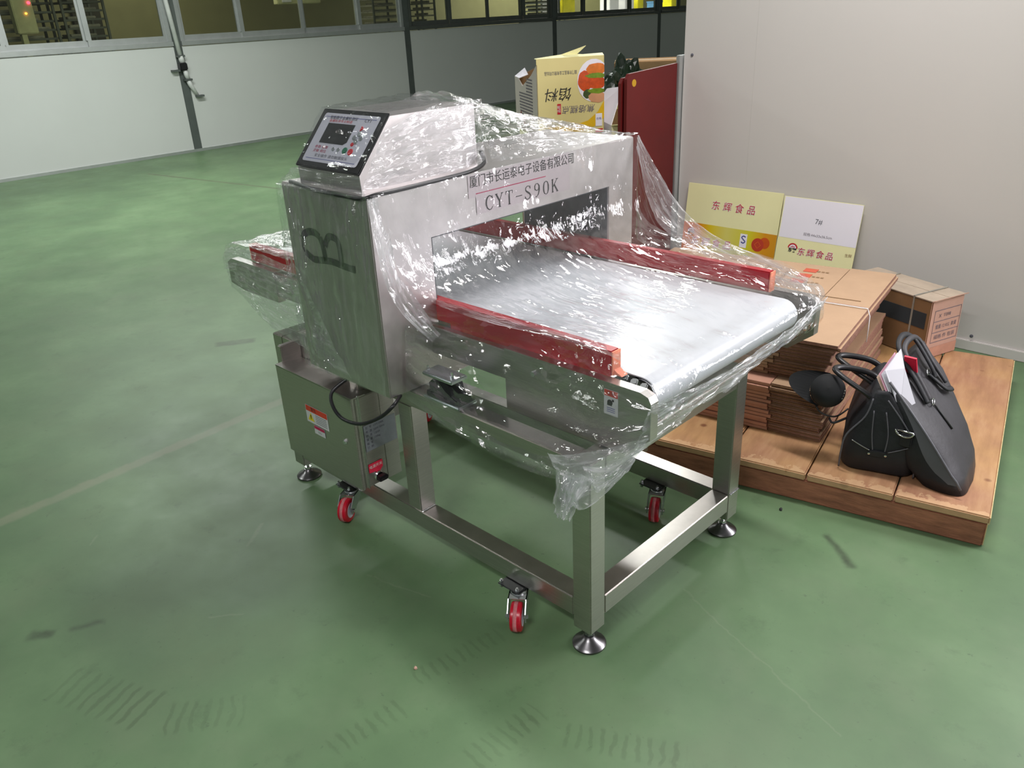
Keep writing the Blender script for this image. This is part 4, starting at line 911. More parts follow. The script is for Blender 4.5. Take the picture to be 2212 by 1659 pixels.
# far side: fans out from the far top corner down to the far guide
sheet('film_far_sheet', [(-0.645, 1.068, 1.158), (-0.555, 1.055, 1.05), (-0.43, 1.025, 0.94), (-0.27, 0.99, 0.875), (-0.06, 0.955, 0.842), (0.06, 0.95, 0.81)], [(-0.648, 1.066, 1.120), (-0.60, 1.05, 0.98), (-0.50, 1.0, 0.88), (-0.30, 0.93, 0.835), (-0.10, 0.925, 0.790), (0.05, 0.95, 0.770)],
      110, 36, FT, 0.006, (3, 12), 0.003, seed=12)
sheet('film_far_sheet', [(-0.648, 1.066, 1.120), (-0.60, 1.05, 0.98), (-0.50, 1.0, 0.88), (-0.30, 0.93, 0.835)], [(-0.650, 1.068, 0.80), (-0.60, 1.03, 0.80), (-0.50, 0.97, 0.80), (-0.30, 0.93, 0.80)], 60, 36, FS, 0.004, (3, 10), 0.002, seed=13)
# infeed side behind the arch
sheet('film_rear_sheet', [(HX2 - 0.01, -0.088, 0.98), (-1.22, 0.0, 0.86), (-1.50, 0.055, 0.838), (-1.72, 0.062, 0.828), (-1.80, 0.065, 0.79)], [(-0.80, -0.102, 0.618), (-1.15, -0.06, 0.628), (-1.42, -0.01, 0.620), (-1.62, 0.04, 0.635), (-1.80, 0.065, 0.66)],
      120, 70, M['film_rear'], 0.007, (4, 12), 0.003, seed=14)
sheet('film_rear_sheet', [(HX2 - 0.01, 0.06, 0.90), (-1.30, 0.06, 0.850), (-1.70, 0.06, 0.845), (-1.80, 0.065, 0.80), (-1.84, 0.07, 0.72)], [(HX2 - 0.01, 0.95, 0.90), (-1.30, 0.96, 0.850), (-1.70, 0.96, 0.845), (-1.82, 0.96, 0.80), (-1.85, 0.95, 0.72)], 90, 60, M['film_rear'], 0.007, (5, 10), 0.004, seed=15)
# bottom corner: gathered tail hanging by the near leg
sheet('film_tail', [(-0.12, -0.025, 0.585), (-0.04, -0.03, 0.612), (0.05, 0.02, 0.642), (0.110, 0.08, 0.660)], [(-0.045, -0.035, 0.505), (-0.015, -0.045, 0.480), (0.030, -0.03, 0.500), (0.085, 0.03, 0.585)], 60, 40, FT, 0.010, (12, 4), 0.006, seed=16)
q = []
sheet('film_tail', [(-0.045, -0.045, 0.560), (-0.050, -0.050, 0.515), (-0.043, -0.045, 0.470), (-0.052, -0.045, 0.432)], [(0.012, -0.030, 0.560), (0.0, -0.040, 0.51), (-0.008, -0.045, 0.475), (-0.018, -0.045, 0.445)], 46, 26, FT, 0.010, (6, 5), 0.008, seed=17)
sheet('film_tail', [(-0.060, -0.060, 0.580), (-0.055, -0.060, 0.52), (-0.060, -0.055, 0.47), (-0.058, -0.050, 0.440)], [(0.035, -0.030, 0.580), (0.012, -0.050, 0.52), (-0.010, -0.055, 0.49), (-0.024, -0.050, 0.455)], 46, 26, FT, 0.012, (7, 5), 0.010, seed=19)
sheet('film_tail', [(0.02, -0.02, 0.56), (0.032, -0.015, 0.53), (0.05, 0.01, 0.545), (0.08, 0.05, 0.60)], [(0.0, -0.03, 0.60), (0.04, 0.00, 0.60), (0.07, 0.03, 0.615), (0.10, 0.07, 0.64)], 40, 20, FT, 0.008, (6, 5), 0.006, seed=18)

# ================================================================ PALLET AND WHAT STANDS ON IT
PA = 0.2094            # 12 degrees
def rotM(x, y, z, a): return Matrix.Translation((x, y, z)) @ Matrix.Rotation(a, 4, 'Z')
pal = empty('wooden_pallet', (0.62, 1.16, 0), 'low pallet of worn brown planks by the white wall', 'pallet', rz=PA)
# local frame: x towards -1.35 along the front edge, y away from the camera
PW = 0.272; PLN = 1.32
for k in range(5):
    x1_ = -k * PW; x0_ = x1_ - PW + 0.005
    y0_ = random.uniform(-0.004, 0.004)
    q = MB(); q.box(x0_, x1_, -0.02 + y0_, PLN + random.uniform(-0.01, 0.01), 0.085, 0.112 + random.uniform(-0.002, 0.001), 0.004)
    q.build('plank', M['wood'], pal, world=False)
    if k == 0: MB().box(x1_ - 0.001, x1_ + 0.0015, -0.018, PLN - 0.012, 0.087, 0.1105).build('cut_side', M['wood_end'], pal, world=False)
for y in (-0.014, 0.60, 1.20):
    MB().box(-5 * PW + 0.01, -0.004, y, y + 0.11, 0.0, 0.085, 0.005).build('bearer', M['bearer'], pal, world=False)
    MB().box(-0.0045, -0.002, y + 0.004, y + 0.106, 0.004, 0.082).build('bearer_end', M['wood_end'], pal, world=False)

# flattened cartons in two bundles, every carton a thing of its own
SA = 0.160
S_W, S_D = 1.02, 0.93
def flat_carton(kx, ky, z, th, label, upper, top=False, grp=None):
    t = empty('flattened_carton', (kx, ky, z), label, 'cardboard', grp, rz=SA)
    d = S_D + random.uniform(-0.012, 0.004)
    cut = -0.185 + random.uniform(-0.006, 0.006)
    yo = random.uniform(-0.006, 0.006)
    bulge = random.uniform(-0.001, 0.001)
    # right half shows its raw corrugated edge, left half the smooth folded side panel
    mats = [M['card'], M['card_edge']]
    q = MB(); q.box(cut, 0.0, yo + 0.003, d, 0.0005, th - 0.0008)
    o = q.build('sheet', mats, t, world=False)
    for p in o.data.polygons: p.material_index = 0 if abs(p.normal.z) > 0.5 else 1
    q = MB(); q.box(-S_W, cut - 0.003, yo - (0.004 if not upper else 0), d - 0.01, 0.0005, th - 0.0012, 0.001)
    q.build('side_panel', [M['card_pink'] if not upper else M['card']], t, world=False)
    if not upper or not top:
        q = MB(); q.box(cut, -0.002, yo, yo + 0.004, th * 0.40, th * 0.60); q.build('flute', M['card_dark'], t, world=False)
    return t
zc = 0.1125
NL, NU = 14, 12
th = 0.0135
for k in range(NL):
    dx = random.uniform(-0.008, 0.006)
    lb = 'flattened carton at the bottom of the lower bundle, on the pallet' if k == 0 else ('flattened carton lying on top of the lower bundle' if k == NL - 1 else 'flattened carton within the lower bundle, its edge towards the detector')
    flat_carton(0.030 + dx, 1.258, zc, th, lb, False, k == NL - 1, None if k in (0, NL - 1) else 'flattened cartons in the lower bundle')
    zc += th
for k in range(NU):
    top = k == NU - 1
    lb = 'topmost flattened carton with a slot, red squares and faded print' if top else ('flattened carton at the bottom of the upper bundle, overhanging the lower one' if k == 0 else 'flattened carton within the upper bundle, under the printed top one')
    dx = -0.02 + 0.0055 * k + random.uniform(-0.010, 0.010)
    t = flat_carton(-0.008 + dx, 1.322 + random.uniform(-0.004, 0.004), zc, th, lb, True, top, None if k in (0, NU - 1) else 'flattened cartons in the upper bundle')
    zc += th
top_t = t
# print on the top sheet: fold crease, slot, red squares, small text
zt = th + 0.0004
q = MB(); q.box(-0.98, -0.01, 0.44, 0.4425, zt - 0.0008, zt + 0.0004); q.build('fold_crease', M['card_pale'], top_t, world=False)
q = MB(); q.box(-0.30, -0.045, 0.50, 0.507, zt - 0.001, zt + 0.0002); q.build('slot', M['card_dark'], top_t, world=False)
q = MB()
for k in range(3):
    x, y = -0.365 + 0.004 * k, 0.63 + k * 0.082
    q.box(x, x + 0.055, y, y + 0.05, zt - 0.001, zt + 0.0003)
q.build('red_square', M['print_red'], top_t, world=False)
q = MB()
for k in range(3):
    x, y = -0.30, 0.645 + k * 0.082
    for i in range(3): rectm(q, x + i * 0.018, x + i * 0.018 + 0.012, y, y + 0.014, zt + 0.0003)
for c in range(5):
    for i in range(9):
        rectm(q, -0.60 + c * 0.045 + random.uniform(0, .004), -0.585 + c * 0.045 + random.uniform(0, .006), 0.58 + i * 0.022, 0.590 + i * 0.022, zt + 0.0003)
q.build('faded_print', M['print_brown'], top_t, world=False)
TM = ORI[top_t.name]
for k, s_ in enumerate(('注', '意', '事', '项', '品')):
    text(s_, 0.026, TM @ Matrix.Translation((-0.60 + k * 0.045, 0.80, zt + 0.0005)), M['print_brown'], top_t)
# clear tie straps around the bundle
tie = empty('tie_string', (0.0, 1.75, zc), 'thin white string tied over the bundle of flattened cartons', 'string')
W0 = ORI[top_t.name]
def LP(x, y, z): return W0 @ Vector((x, y, z))
MB().tube([LP(-0.70, 0.425, zt + 0.003), LP(-0.30, 0.422, zt + 0.003), LP(0.0, 0.42, zt + 0.003), LP(0.012, 0.415, -0.01), LP(0.014, 0.41, -0.05), LP(0.016, 0.40, -0.11)], 0.0022, 6).build('strand', M['ink_white'], tie, True)

# carton behind the bundle
CA = -0.34
ct = empty('carton', (0.052, 2.215, 0.1125), 'strapped brown carton with pale printed end, behind the flattened bundle', 'box', rz=CA)
q = MB(); q.box(-0.46, 0.0, 0.0, 0.200, 0.0, 0.262, 0.004)
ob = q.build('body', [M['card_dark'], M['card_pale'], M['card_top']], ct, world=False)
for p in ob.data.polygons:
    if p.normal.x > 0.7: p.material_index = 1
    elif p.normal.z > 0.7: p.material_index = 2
MB().prism([(0.0, 0.262), (0.0, 0.2655), (0.014, 0.272), (0.013, 0.2675)], -0.004, 0.204, 'y').build('flap', M['card_pale'], ct, world=False)
MB().box(-0.462, 0.006, -0.002, 0.098, 0.262, 0.266).build('flap', M['card_top'], ct, world=False)
MB().box(-0.462, 0.002, 0.104, 0.204, 0.262, 0.265).build('flap', M['card_top'], ct, world=False)
MB().box(-0.30, -0.02, -0.0012, 0.0, 0.135, 0.205).build('dark_print_band', M['print_navy'], ct, world=False)
q = MB()
q.box(-0.094, -0.086, -0.0035, -0.0015, 0.0, 0.267); q.box(-0.094, -0.086, -0.0035, 0.205, 0.2665, 0.269); q.box(-0.340, -0.332, -0.0035, -0.0015, 0.0, 0.267); q.box(-0.340, -0.332, -0.0035, 0.205, 0.2665, 0.269)
q.build('strap', M['tray'], ct, world=False)
q = MB(); PE = plane_M((0.001, 0, 0), (0, 1, 0), (0, 0, 1))
q = MB(PE)
for z in (0.215, 0.165, 0.115, 0.070): rectm(q, 0.025, 0.19, z, z + 0.003)
for y in (0.025, 0.188): rectm(q, y, y + 0.002, 0.070, 0.218)
q.build('table_print', M['print_grey'], ct, world=False)
CM = ORI[ct.name] @ PE
text('X  T098', 0.022, CM @ Matrix.Translation((0.09, 0.190, 0.0004)), M['print_grey'], ct)
text('重量 12 KG  数量', 0.022, CM @ Matrix.Translation((0.108, 0.140, 0.0004)), M['print_grey'], ct, width=0.13)
text('规格 件 包装', 0.022, CM @ Matrix.Translation((0.108, 0.093, 0.0004)), M['print_grey'], ct, width=0.13)
q = MB(PE); rectm(q, 0.002, 0.198, 0.002, 0.050, 0.0003); q.build('tape', M['card_pink'], ct, world=False)

# ---- printed flat cartons leaning on the wall
def card_board(name, x0_, x1_, zb, zt_, yb, yt, mat, label):
    t = empty(name, ((x0_ + x1_) / 2, yb, zb), label, 'cardboard')
    dn = Vector((0, yt - yb, zt_ - zb)); Lh = dn.length
    PM_ = plane_M((x0_, yb, zb), (1, 0, 0), dn)
    q = MB(PM_); q.box(0, x1_ - x0_, 0, Lh, -0.006, 0, 0.001); q.build('board', mat, t)
    return t, PM_, x1_ - x0_, Lh
def logo_mark(PMm, t, cx, cy, s):
    q = MB(PMm @ Matrix.Translation((cx, cy, 0.0010))); pts = [(s * math.cos(a * PI / 16), s * 0.95 * math.sin(a * PI / 16), 0) for a in range(17)]
    q.add(pts, [tuple(range(17))]); q.build('emblem', M['ink_red'], t)
    q = MB(PMm @ Matrix.Translation((cx, cy, 0.0014))); pts = [(s * 0.72 * math.cos(a * PI / 10), s * 0.68 * math.sin(a * PI / 10), 0) for a in range(11)]
    q.add(pts, [tuple(range(11))]); q.build('emblem', M['white_card'], t)
    q = MB(PMm @ Matrix.Translation((cx, cy, 0.0018)))
    for k in (-1, 0, 1): rectm(q, k * s * 0.3 - s * 0.06, k * s * 0.3 + s * 0.06, s * 0.05, s * (0.5 - abs(k) * 0.15))
    rectm(q, -s * 0.45, s * 0.45, s * 0.22, s * 0.30); q.build('emblem', M['ink_red'], t)
    text('东辉', s * 0.85, PMm @ Matrix.Translation((cx, cy - s * 0.45, 0.0012)), M['ink'], t, off=0.0008)
def name_text(PMm, t, cx, cy, size, gap):
    for k, ch in enumerate('东辉食品'):
        text(ch, size, PMm @ Matrix.Translation((cx + (k - 1.5) * gap - 0.002, cy + 0.002, 0.0010)), M['ink_white'], t, shear=0.12)
        text(ch, size, PMm @ Matrix.Translation((cx + (k - 1.5) * gap + 0.0025, cy - 0.0025, 0.0008)), M['ink_white'], t, shear=0.12)
        text(ch, size, PMm @ Matrix.Translation((cx + (k - 1.5) * gap, cy, 0.0016)), M['ink_red'], t, shear=0.12)
t, P1, w1, h1 = card_board('printed_carton_board', -1.47, -0.897, 0.11, 0.632, 2.64, 2.715, M['yellow_card'], 'pale yellow printed board with red characters and orange lower band, leaning on the wall')
zz = lambda z: (z - 0.11) / (0.632 - 0.11) * h1
def grad_band():
    m, nt, out = newmat('orange_yellow_gradient_print')
    p = nt.nodes.new('ShaderNodeBsdfPrincipled'); p.inputs['Roughness'].default_value = 0.5
    tc = nt.nodes.new('ShaderNodeTexCoord'); s = nt.nodes.new('ShaderNodeSeparateXYZ'); L(nt, tc.outputs['UV'], s.inputs[0])
    r = ramp(nt, s.outputs[0], [(0.0, srgb(232, 110, 30)), (0.16, srgb(232, 130, 20)), (0.3, srgb(228, 200, 24)), (0.48, srgb(222, 212, 110)), (0.72, srgb(216, 208, 40)), (0.88, srgb(222, 150, 20)), (1.0, srgb(214, 150, 24))])
    L(nt, r, p.inputs['Base Color']); L(nt, p.outputs['BSDF'], out.inputs['Surface']); return m
GB = grad_band()
meshobj('printed_band', [P1 @ Vector(v) for v in ((0, 0, 0.0006), (w1, 0, 0.0006), (w1, zz(0.418), 0.0006), (0, zz(0.418), 0.0006))], [(0, 1, 2, 3)], GB, t, uvs=[(0, 0), (1, 0), (1, 1), (0, 1)])
name_text(P1, t, 0.295, zz(0.523), 0.052, 0.072)
logo_mark(P1, t, 0.052, zz(0.368), 0.027)
name_text(P1, t, 0.185, zz(0.318), 0.052, 0.068)
q = MB(P1 @ Matrix.Translation((0, 0, 0.0010))); rectm(q, 0.362, 0.404, zz(0.325), zz(0.398)); q.build('quality_mark', M['white_card'], t)
q = MB(P1 @ Matrix.Translation((0.383, zz(0.368), 0.0016)))
ribbon(q, [p.xy for p in smooth_path([(0.012, 0.014, 0), (0, 0.019, 0), (-0.011, 0.011, 0), (0.0, 0.0, 0), (0.011, -0.010, 0), (0, -0.019, 0), (-0.012, -0.013, 0)], 4)], 0.006); q.build('quality_mark', M['ink_blue'], t)
q = MB(P1 @ Matrix.Translation((0, 0, 0.0012)))
disc(q, 0.470, zz(0.352), 0.036, 20); q.build('fruit_picture', M['ink_orange'], t)
q = MB(P1 @ Matrix.Translation((0, 0, 0.0010))); disc(q, 0.508, zz(0.366), 0.030, 20); q.build('fruit_picture', plain('deep_orange_print', srgb(206, 84, 20), 0.5), t)
q = MB(P1 @ Matrix.Translation((0.470, zz(0.352), 0.0016))); ribbon(q, [(-0.018, 0.0), (0, 0.018), (0.018, 0), (0, -0.018), (-0.018, 0)], 0.003); q.build('fruit_picture', plain('light_orange_print', srgb(226, 112, 40), 0.5), t)

t, P2, w2, h2 = card_board('printed_carton_board', -0.888, -0.475, 0.11, 0.624, 2.62, 2.708, M['yellow_card'], 'printed board with a white upper field reading 7#, leaning on the wall')
zz2 = lambda z: (z - 0.11) / (0.624 - 0.11) * h2
q = MB(P2 @ Matrix.Translation((0, 0, 0.0006))); rectm(q, 0.006, w2, zz2(0.418), h2 - 0.002); q.build('white_field', M['white_card'], t)
text('7#', 0.036, P2 @ Matrix.Translation((0.205, zz2(0.516), 0.0012)), M['ink_grey'], t)
text('规格:44x33x36.5cm', 0.018, P2 @ Matrix.Translation((0.212, zz2(0.447), 0.0012)), M['print_grey'], t, width=0.15)
logo_mark(P2, t, 0.092, zz2(0.370), 0.027)
name_text(P2, t, 0.215, zz2(0.356), 0.042, 0.050)
text('生鲜', 0.018, P2 @ Matrix.Translation((0.385, zz2(0.375), 0.0012)), M['print_brown'], t)

# ---- red boards standing at the end of the white wall
for i, (xx, yy, zt_, lb) in enumerate(((-1.575, 2.245, 1.242, 'dark red lacquered board with a yellow round sticker standing at the wall end'), (-1.605, 2.235, 1.222, 'second dark red board hidden behind the one with the sticker'))):
    t = empty('red_board', (xx, 2.47, 0), lb, 'board')
    q = MB(); q.prism([(yy, 0.0), (2.695, 0.0), (2.695, zt_ + 0.02), (yy + 0.02, zt_), (yy, zt_ - 0.025)], xx - 0.009, xx + 0.009, 'x'); q.build('panel', M['darkred'], t)
    if i == 0:
        q = MB(); q.lathe([(0.018, 0), (0.018, 0.0012), (0, 0.0013)], (xx + 0.009, 2.305, 1.195), 'x', 20); q.build('round_sticker', plain('ochre_sticker', srgb(196, 150, 30), 0.5), t)

# ================================================================ THE PILE BEHIND THE MACHINE
# support cartons
def pile_carton(x, y, z, w_, d, h, rz, mat, label):
    t = empty('carton', (x, y, z), label, 'box', rz=rz)
    MB().box(-w_ / 2, w_ / 2, -d / 2, d / 2, 0, h, 0.006).build('body', mat, t, world=False)
    MB().box(-w_ / 2 - 0.001, w_ / 2 + 0.001, -0.03, 0.03, h, h + 0.0015).build('tape', M['card_top'], t, world=False)
    MB().box(-w_ / 2 - 0.0015, -w_ / 2, -0.03, 0.03, h - 0.08, h + 0.0015).build('tape', M['card_top'], t, world=False)
    MB().box(w_ / 2, w_ / 2 + 0.0015, -0.03, 0.03, h - 0.08, h + 0.0015).build('tape', M['card_top'], t, world=False)
    return t
FA = math.radians(58)
cxf = Vector((-2.197, 2.259)) + 0.2 * Vector((math.cos(FA), math.sin(FA))) + 0.24 * Vector((-math.sin(FA), math.cos(FA)))
pile_carton(cxf.x, cxf.y, 0.0, 0.385, 0.47, 0.46, FA, M['card_dark'], 'brown carton on the floor, lowest under the yellow filling carton')
pile_carton(cxf.x, cxf.y, 0.462, 0.38, 0.465, 0.428, FA, M['yellow_card'], 'pale yellow carton carrying the open filling carton')
fb = empty('filling_carton', (-2.197, 2.259, 0.893), 'open yellow and white carton standing upside down with burger picture', 'box', rz=FA)
FWd, FD, FH = 0.398, 0.50, 0.415
YF = plain('yellow_printed_face', srgb(226, 212, 146), 0.5, 0, 0.03, 3); WF = plain('pinkish_white_printed_face', srgb(196, 184, 178), 0.55, 0, 0.04, 3); INN = M['card_dark']
def wallp(name, v, mat, t=fb):
    """thin panel from a quad, 4 mm thick"""
    v = [Vector(p) for p in v]; n_ = (v[1] - v[0]).cross(v[2] - v[0]).normalized() * 0.004; k = len(v)
    vs = v + [p - n_ for p in v]
    fs = [tuple(range(k)), tuple(range(2 * k - 1, k - 1, -1))] + [(i, k + i, k + (i + 1) % k, (i + 1) % k) for i in range(k)]
    return meshobj(name, vs, fs, mat, t, world=False)
wallp('front_panel', [(0, 0, 0), (FWd, 0, 0), (FWd, 0, FH), (0, 0, FH)], YF)
wallp('side_panel', [(0, FD, 0), (0, 0, 0), (0, 0, FH - 0.03), (0, 0.12, FH - 0.09), (0, 0.32, FH - 0.16), (0, 0.42, FH - 0.12), (0, FD, FH - 0.115)], WF)
wallp('side_panel', [(FWd, 0, 0), (FWd, FD, 0), (FWd, FD, FH - 0.1), (FWd, 0, FH)], WF)
wallp('back_panel', [(FWd, FD, 0), (0, FD, 0), (0, FD, FH - 0.13), (FWd * 0.5, FD, FH - 0.05), (FWd, FD, FH - 0.1)], INN)
wallp('bottom_panel', [(0.004, 0.004, 0.0), (FWd - 0.004, 0.004, 0), (FWd - 0.004, FD - 0.004, 0), (0.004, FD - 0.004, 0)][::-1], INN)
wallp('flap', [(0.0, 0.004, FH), (FWd, 0.004, FH), (FWd, 0.03, FH + 0.012), (0.28, 0.03, FH + 0.010), (0.25, 0.045, FH + 0.012), (0.30, 0.03, FH + 0.055), (0.16, 0.05, FH + 0.014), (0.0, 0.04, FH + 0.002)], M['yellow_card'])
wallp('flap', [(0.0, FD, FH - 0.115), (0.0, FD - 0.10, FH - 0.12), (0.05, FD - 0.13, FH - 0.10), (0.06, FD - 0.02, FH - 0.07)], M['white_card'])
FM_ = ORI[fb.name] @ plane_M((0, -0.0008, 0), (1, 0, 0), (0, 0, 1))
UP = Matrix.Rotation(PI, 4, 'Z')
def fprint(fn, name, mat, lift=0.0):
    q = MB(FM_ @ Matrix.Translation((0, 0, lift))); fn(q); return meshobj(name, q.v, q.f, mat, fb)
text('馅料', 0.075, FM_ @ Matrix.Translation((0.128, 0.228, 0.0012)) @ UP, M['ink'], fb, 'big_lettering', 0.155, 0.0, 0.2)
text('厦门市食品工业有限公司出品', 0.022, FM_ @ Matrix.Translation((0.14, 0.338, 0.0012)) @ UP, M['ink_grey'], fb, 'small_lettering', 0.19)
text('焦烙糕点', 0.046, FM_ @ Matrix.Translation((0.245, 0.140, 0.0012)) @ UP, M['print_grey'], fb, 'lettering', 0.20, 0.0, 0.2)
fprint(lambda q: rectm(q, 0.116, 0.138, 0.115, 0.172), 'red_seal', M['ink_red'], 0.0008)
text('品质', 0.020, FM_ @ Matrix.Translation((0.127, 0.144, 0.0014)) @ Matrix.Rotation(PI / 2, 4, 'Z'), M['ink_white'], fb, 'lettering')
# yellow swoosh at the bottom and the picture of a burger, upside down, running to the right edge
def swoosh(q):
    up = [(0.06, 0.055), (0.14, 0.052), (0.22, 0.050), (0.30, 0.070), (0.36, 0.115), (FWd, 0.175)]
    lo = [(0.06, 0.040), (0.14, 0.022), (0.22, 0.012), (0.30, 0.018), (0.36, 0.045), (FWd, 0.08)]
    vs = [(x, y, 0) for x, y in up] + [(x, y, 0) for x, y in lo]; q.add(vs, [(i, i + 1, 7 + i, 6 + i) for i in range(5)])
fprint(swoosh, 'swoosh', plain('golden_print', srgb(232, 186, 30), 0.5), 0.0006)
def blob(cx, cy, rx, ry, n=22, jit=0.06, x1=FWd):
    def f(q): q.add([(min(x1, cx + rx * (1 + random.uniform(-jit, jit)) * math.cos(2 * PI * i / n)), cy + ry * (1 + random.uniform(-jit, jit)) * math.sin(2 * PI * i / n), 0) for i in range(n)], [tuple(range(n))])
    return f
fprint(blob(0.335, 0.285, 0.098, 0.115, jit=0.0), 'plate_picture', M['white_card'], 0.0007)
TOM = plain('tomato_print', srgb(214, 84, 34), 0.5, 0, 0.25, 30); BUN = plain('bun_print', srgb(224, 120, 40), 0.5, 0, 0.2, 20); LET = plain('lettuce_print', srgb(120, 150, 40), 0.5, 0, 0.3, 40); LETD = plain('dark_leaf_print', srgb(70, 90, 50), 0.5, 0, 0.3, 40)
fprint(blob(0.285, 0.285, 0.045, 0.055), 'burger_picture', TOM, 0.0009)
fprint(blob(0.300, 0.215, 0.030, 0.025), 'burger_picture', LETD, 0.0011)
fprint(blob(0.350, 0.345, 0.060, 0.032), 'burger_picture', BUN, 0.0013)
fprint(blob(0.350, 0.310, 0.062, 0.014, jit=0.15), 'burger_picture', LET, 0.0015)
fprint(blob(0.355, 0.272, 0.056, 0.034), 'burger_picture', TOM, 0.0014)
fprint(blob(0.355, 0.228, 0.056, 0.014, jit=0.15), 'burger_picture', LET, 0.0016)
fprint(blob(0.355, 0.195, 0.052, 0.030), 'burger_picture', plain('lower_bun_print', srgb(220, 160, 120), 0.5), 0.0012)
fprint(lambda q: rectm(q, 0.345, 0.385, 0.035, 0.105), 'price_tag', M['white_card'], 0.0018)
text('合格', 0.016, FM_ @ Matrix.Translation((0.365, 0.075, 0.0022)), M['ink_blue'], fb, 'lettering')
fprint(lambda q: rectm(q, 0.345, 0.390, 0.0, 0.02), 'red_seal', M['ink_red'], 0.0018)
# fine print on the pinkish side, upside down
FS_ = ORI[fb.name] @ plane_M((-0.0008, 0, 0), (0, -1, 0), (0, 0, 1))
q = MB(FS_)
for r_ in range(13):
    y = 0.09 + r_ * 0.017; x = -0.10
    while x > -0.10 - (0.30 if r_ < 8 else 0.14) + 0.01:
        wdt = random.uniform(0.006, 0.016); rectm(q, x - wdt, x, y, y + 0.009); x -= wdt + 0.004
meshobj('fine_print', q.v, q.f, M['print_grey'], fb)
q = MB(FS_ @ Matrix.Translation((0, 0, 0.0003))); disc(q, -0.30, 0.05, 0.018); disc(q, -0.37, 0.1, 0.010); meshobj('print_dot', q.v, q.f, plain('dull_red_print', srgb(150, 60, 50), 0.6), fb)

# open torn yellow carton to the right of it
oc = empty('open_carton', (-1.982, 2.886, 0.0), 'open yellow carton with torn flaps between the filling carton and the red board', 'box', rz=math.radians(58))
for nm, v, mt in (('front_panel', [(-0.22, -0.2, 0), (0.22, -0.2, 0), (0.22, -0.2, 0.93), (-0.22, -0.2, 0.93)], M['yellow_card']),
                  ('side_panel', [(0.22, -0.2, 0), (0.22, 0.2, 0), (0.22, 0.2, 0.95), (0.22, -0.2, 0.93)], M['yellow_card']),
                  ('side_panel', [(-0.22, 0.2, 0), (-0.22, -0.2, 0), (-0.22, -0.2, 0.93), (-0.22, 0.2, 0.95)], M['white_card']),
                  ('back_panel', [(0.22, 0.2, 0), (-0.22, 0.2, 0), (-0.22, 0.2, 0.97), (0.22, 0.2, 0.97)], M['card_dark']),
                  ('flap', [(-0.22, -0.2, 0.93), (0.22, -0.2, 0.93), (0.20, -0.33, 0.985), (-0.15, -0.34, 0.95)], M['yellow_card']),
                  ('flap', [(0.22, -0.2, 0.93), (0.22, 0.2, 0.95), (0.35, 0.15, 1.03), (0.34, -0.15, 0.97)], M['yellow_card']),
                  ('flap', [(-0.22, -0.2, 0.93), (-0.22, 0.2, 0.95), (-0.12, 0.14, 1.10), (-0.12, -0.12, 1.13)], M['white_card']),
                  ('flap', [(-0.22, 0.2, 0.97), (0.22, 0.2, 0.97), (0.16, 0.12, 1.08), (-0.14, 0.14, 1.06)], M['yellow_card'])):
    wallp(nm, v, mt, oc)
# crumpled dark green plastic sack on a brown carton, and two brown cartons far behind
pile_carton(-2.30, 3.235, 0.0, 0.34, 0.34, 0.90, FA, M['card_dark'], 'tall brown carton under the dark green plastic sack')
bm = bmesh.new(); bmesh.ops.create_icosphere(bm, subdivisions=4, radius=1)
for v in bm.verts:
    n_ = noise.noise(v.co * 2.2) * 0.35 + (1 - abs(noise.noise(v.co * 4 + Vector((3, 1, 0))))) * 0.22
    v.co = v.co * (0.75 + n_); v.co = Vector((v.co.x * 0.13, v.co.y * 0.13, max(v.co.z, -0.80) * 0.20))
zm = min(v.co.z for v in bm.verts)
vs = [v.co + Vector((-2.27, 3.17, 0.903 - zm)) for v in bm.verts]; bm.verts.index_update(); fs = [tuple(v.index for v in f.verts) for f in bm.faces]; bm.free()
tag(meshobj('plastic_sack', vs, fs, M['bag_green'], None, False), 'crumpled dark green plastic sack behind the open cartons', 'sack')
pile_carton(-3.55, 5.25, 0.0, 0.6, 0.5, 1.09, 0.62, M['card_dark'], 'tall brown carton in the dark hall, left of the two')
pile_carton(-3.02, 5.62, 0.0, 0.5, 0.5, 1.13, 0.62, M['card_pale'], 'pale brown carton in the dark hall, nearest the white wall end')
text('果仁', 0.07, ORI['carton.004'] @ plane_M((0, -0.252, 1.04), (1, 0, 0), (0, 0, 1)) if 'carton.004' in ORI else Matrix(), M['ink'], bpy.data.objects['carton.004'] if 'carton.004' in bpy.data.objects else fb) if False else None

# ================================================================ BAGS AND CAP
def loft(secs, n=28, sq=3.0):
    """secs: list of (centre Vector, half width vector a, half depth vector b)"""
    v = []; f = []
    for c, a, b in secs:
        for i in range(n):
            t_ = 2 * PI * i / n; cs, sn = math.cos(t_), math.sin(t_)
            x = math.copysign(abs(cs) ** (2 / sq), cs); y = math.copysign(abs(sn) ** (2 / sq), sn)
            v.append(c + a * x + b * y)
    m = len(secs)
    for j in range(m - 1):
        for i in range(n): f.append((j * n + i, j * n + (i + 1) % n, (j + 1) * n + (i + 1) % n, (j + 1) * n + i))
    f.append(tuple(range(n - 1, -1, -1))); f.append(tuple((m - 1) * n + i for i in range(n)))
    return v, f
def wrinkle(vs, amp, sc, seed):
    return [v + Vector((noise.noise(v * sc + Vector((seed, 0, 0))), noise.noise(v * sc + Vector((0, seed, 0))), 0.4 * noise.noise(v * sc + Vector((0, 0, seed))))) * amp for v in vs]
Z0 = 0.1135
BA = 0.33
b1 = empty('handbag', (0.213, 1.322, Z0), 'small black leather handbag standing end-on beside the cardboard bundle', 'bag', rz=BA)
ax = Vector((math.cos(BA), math.sin(BA), 0)); ay = Vector((-math.sin(BA), math.cos(BA), 0))
def B1(x, y, z): return Vector((0.213, 1.322, Z0)) + ax * x + ay * y + Vector((0, 0, z))
secs = []
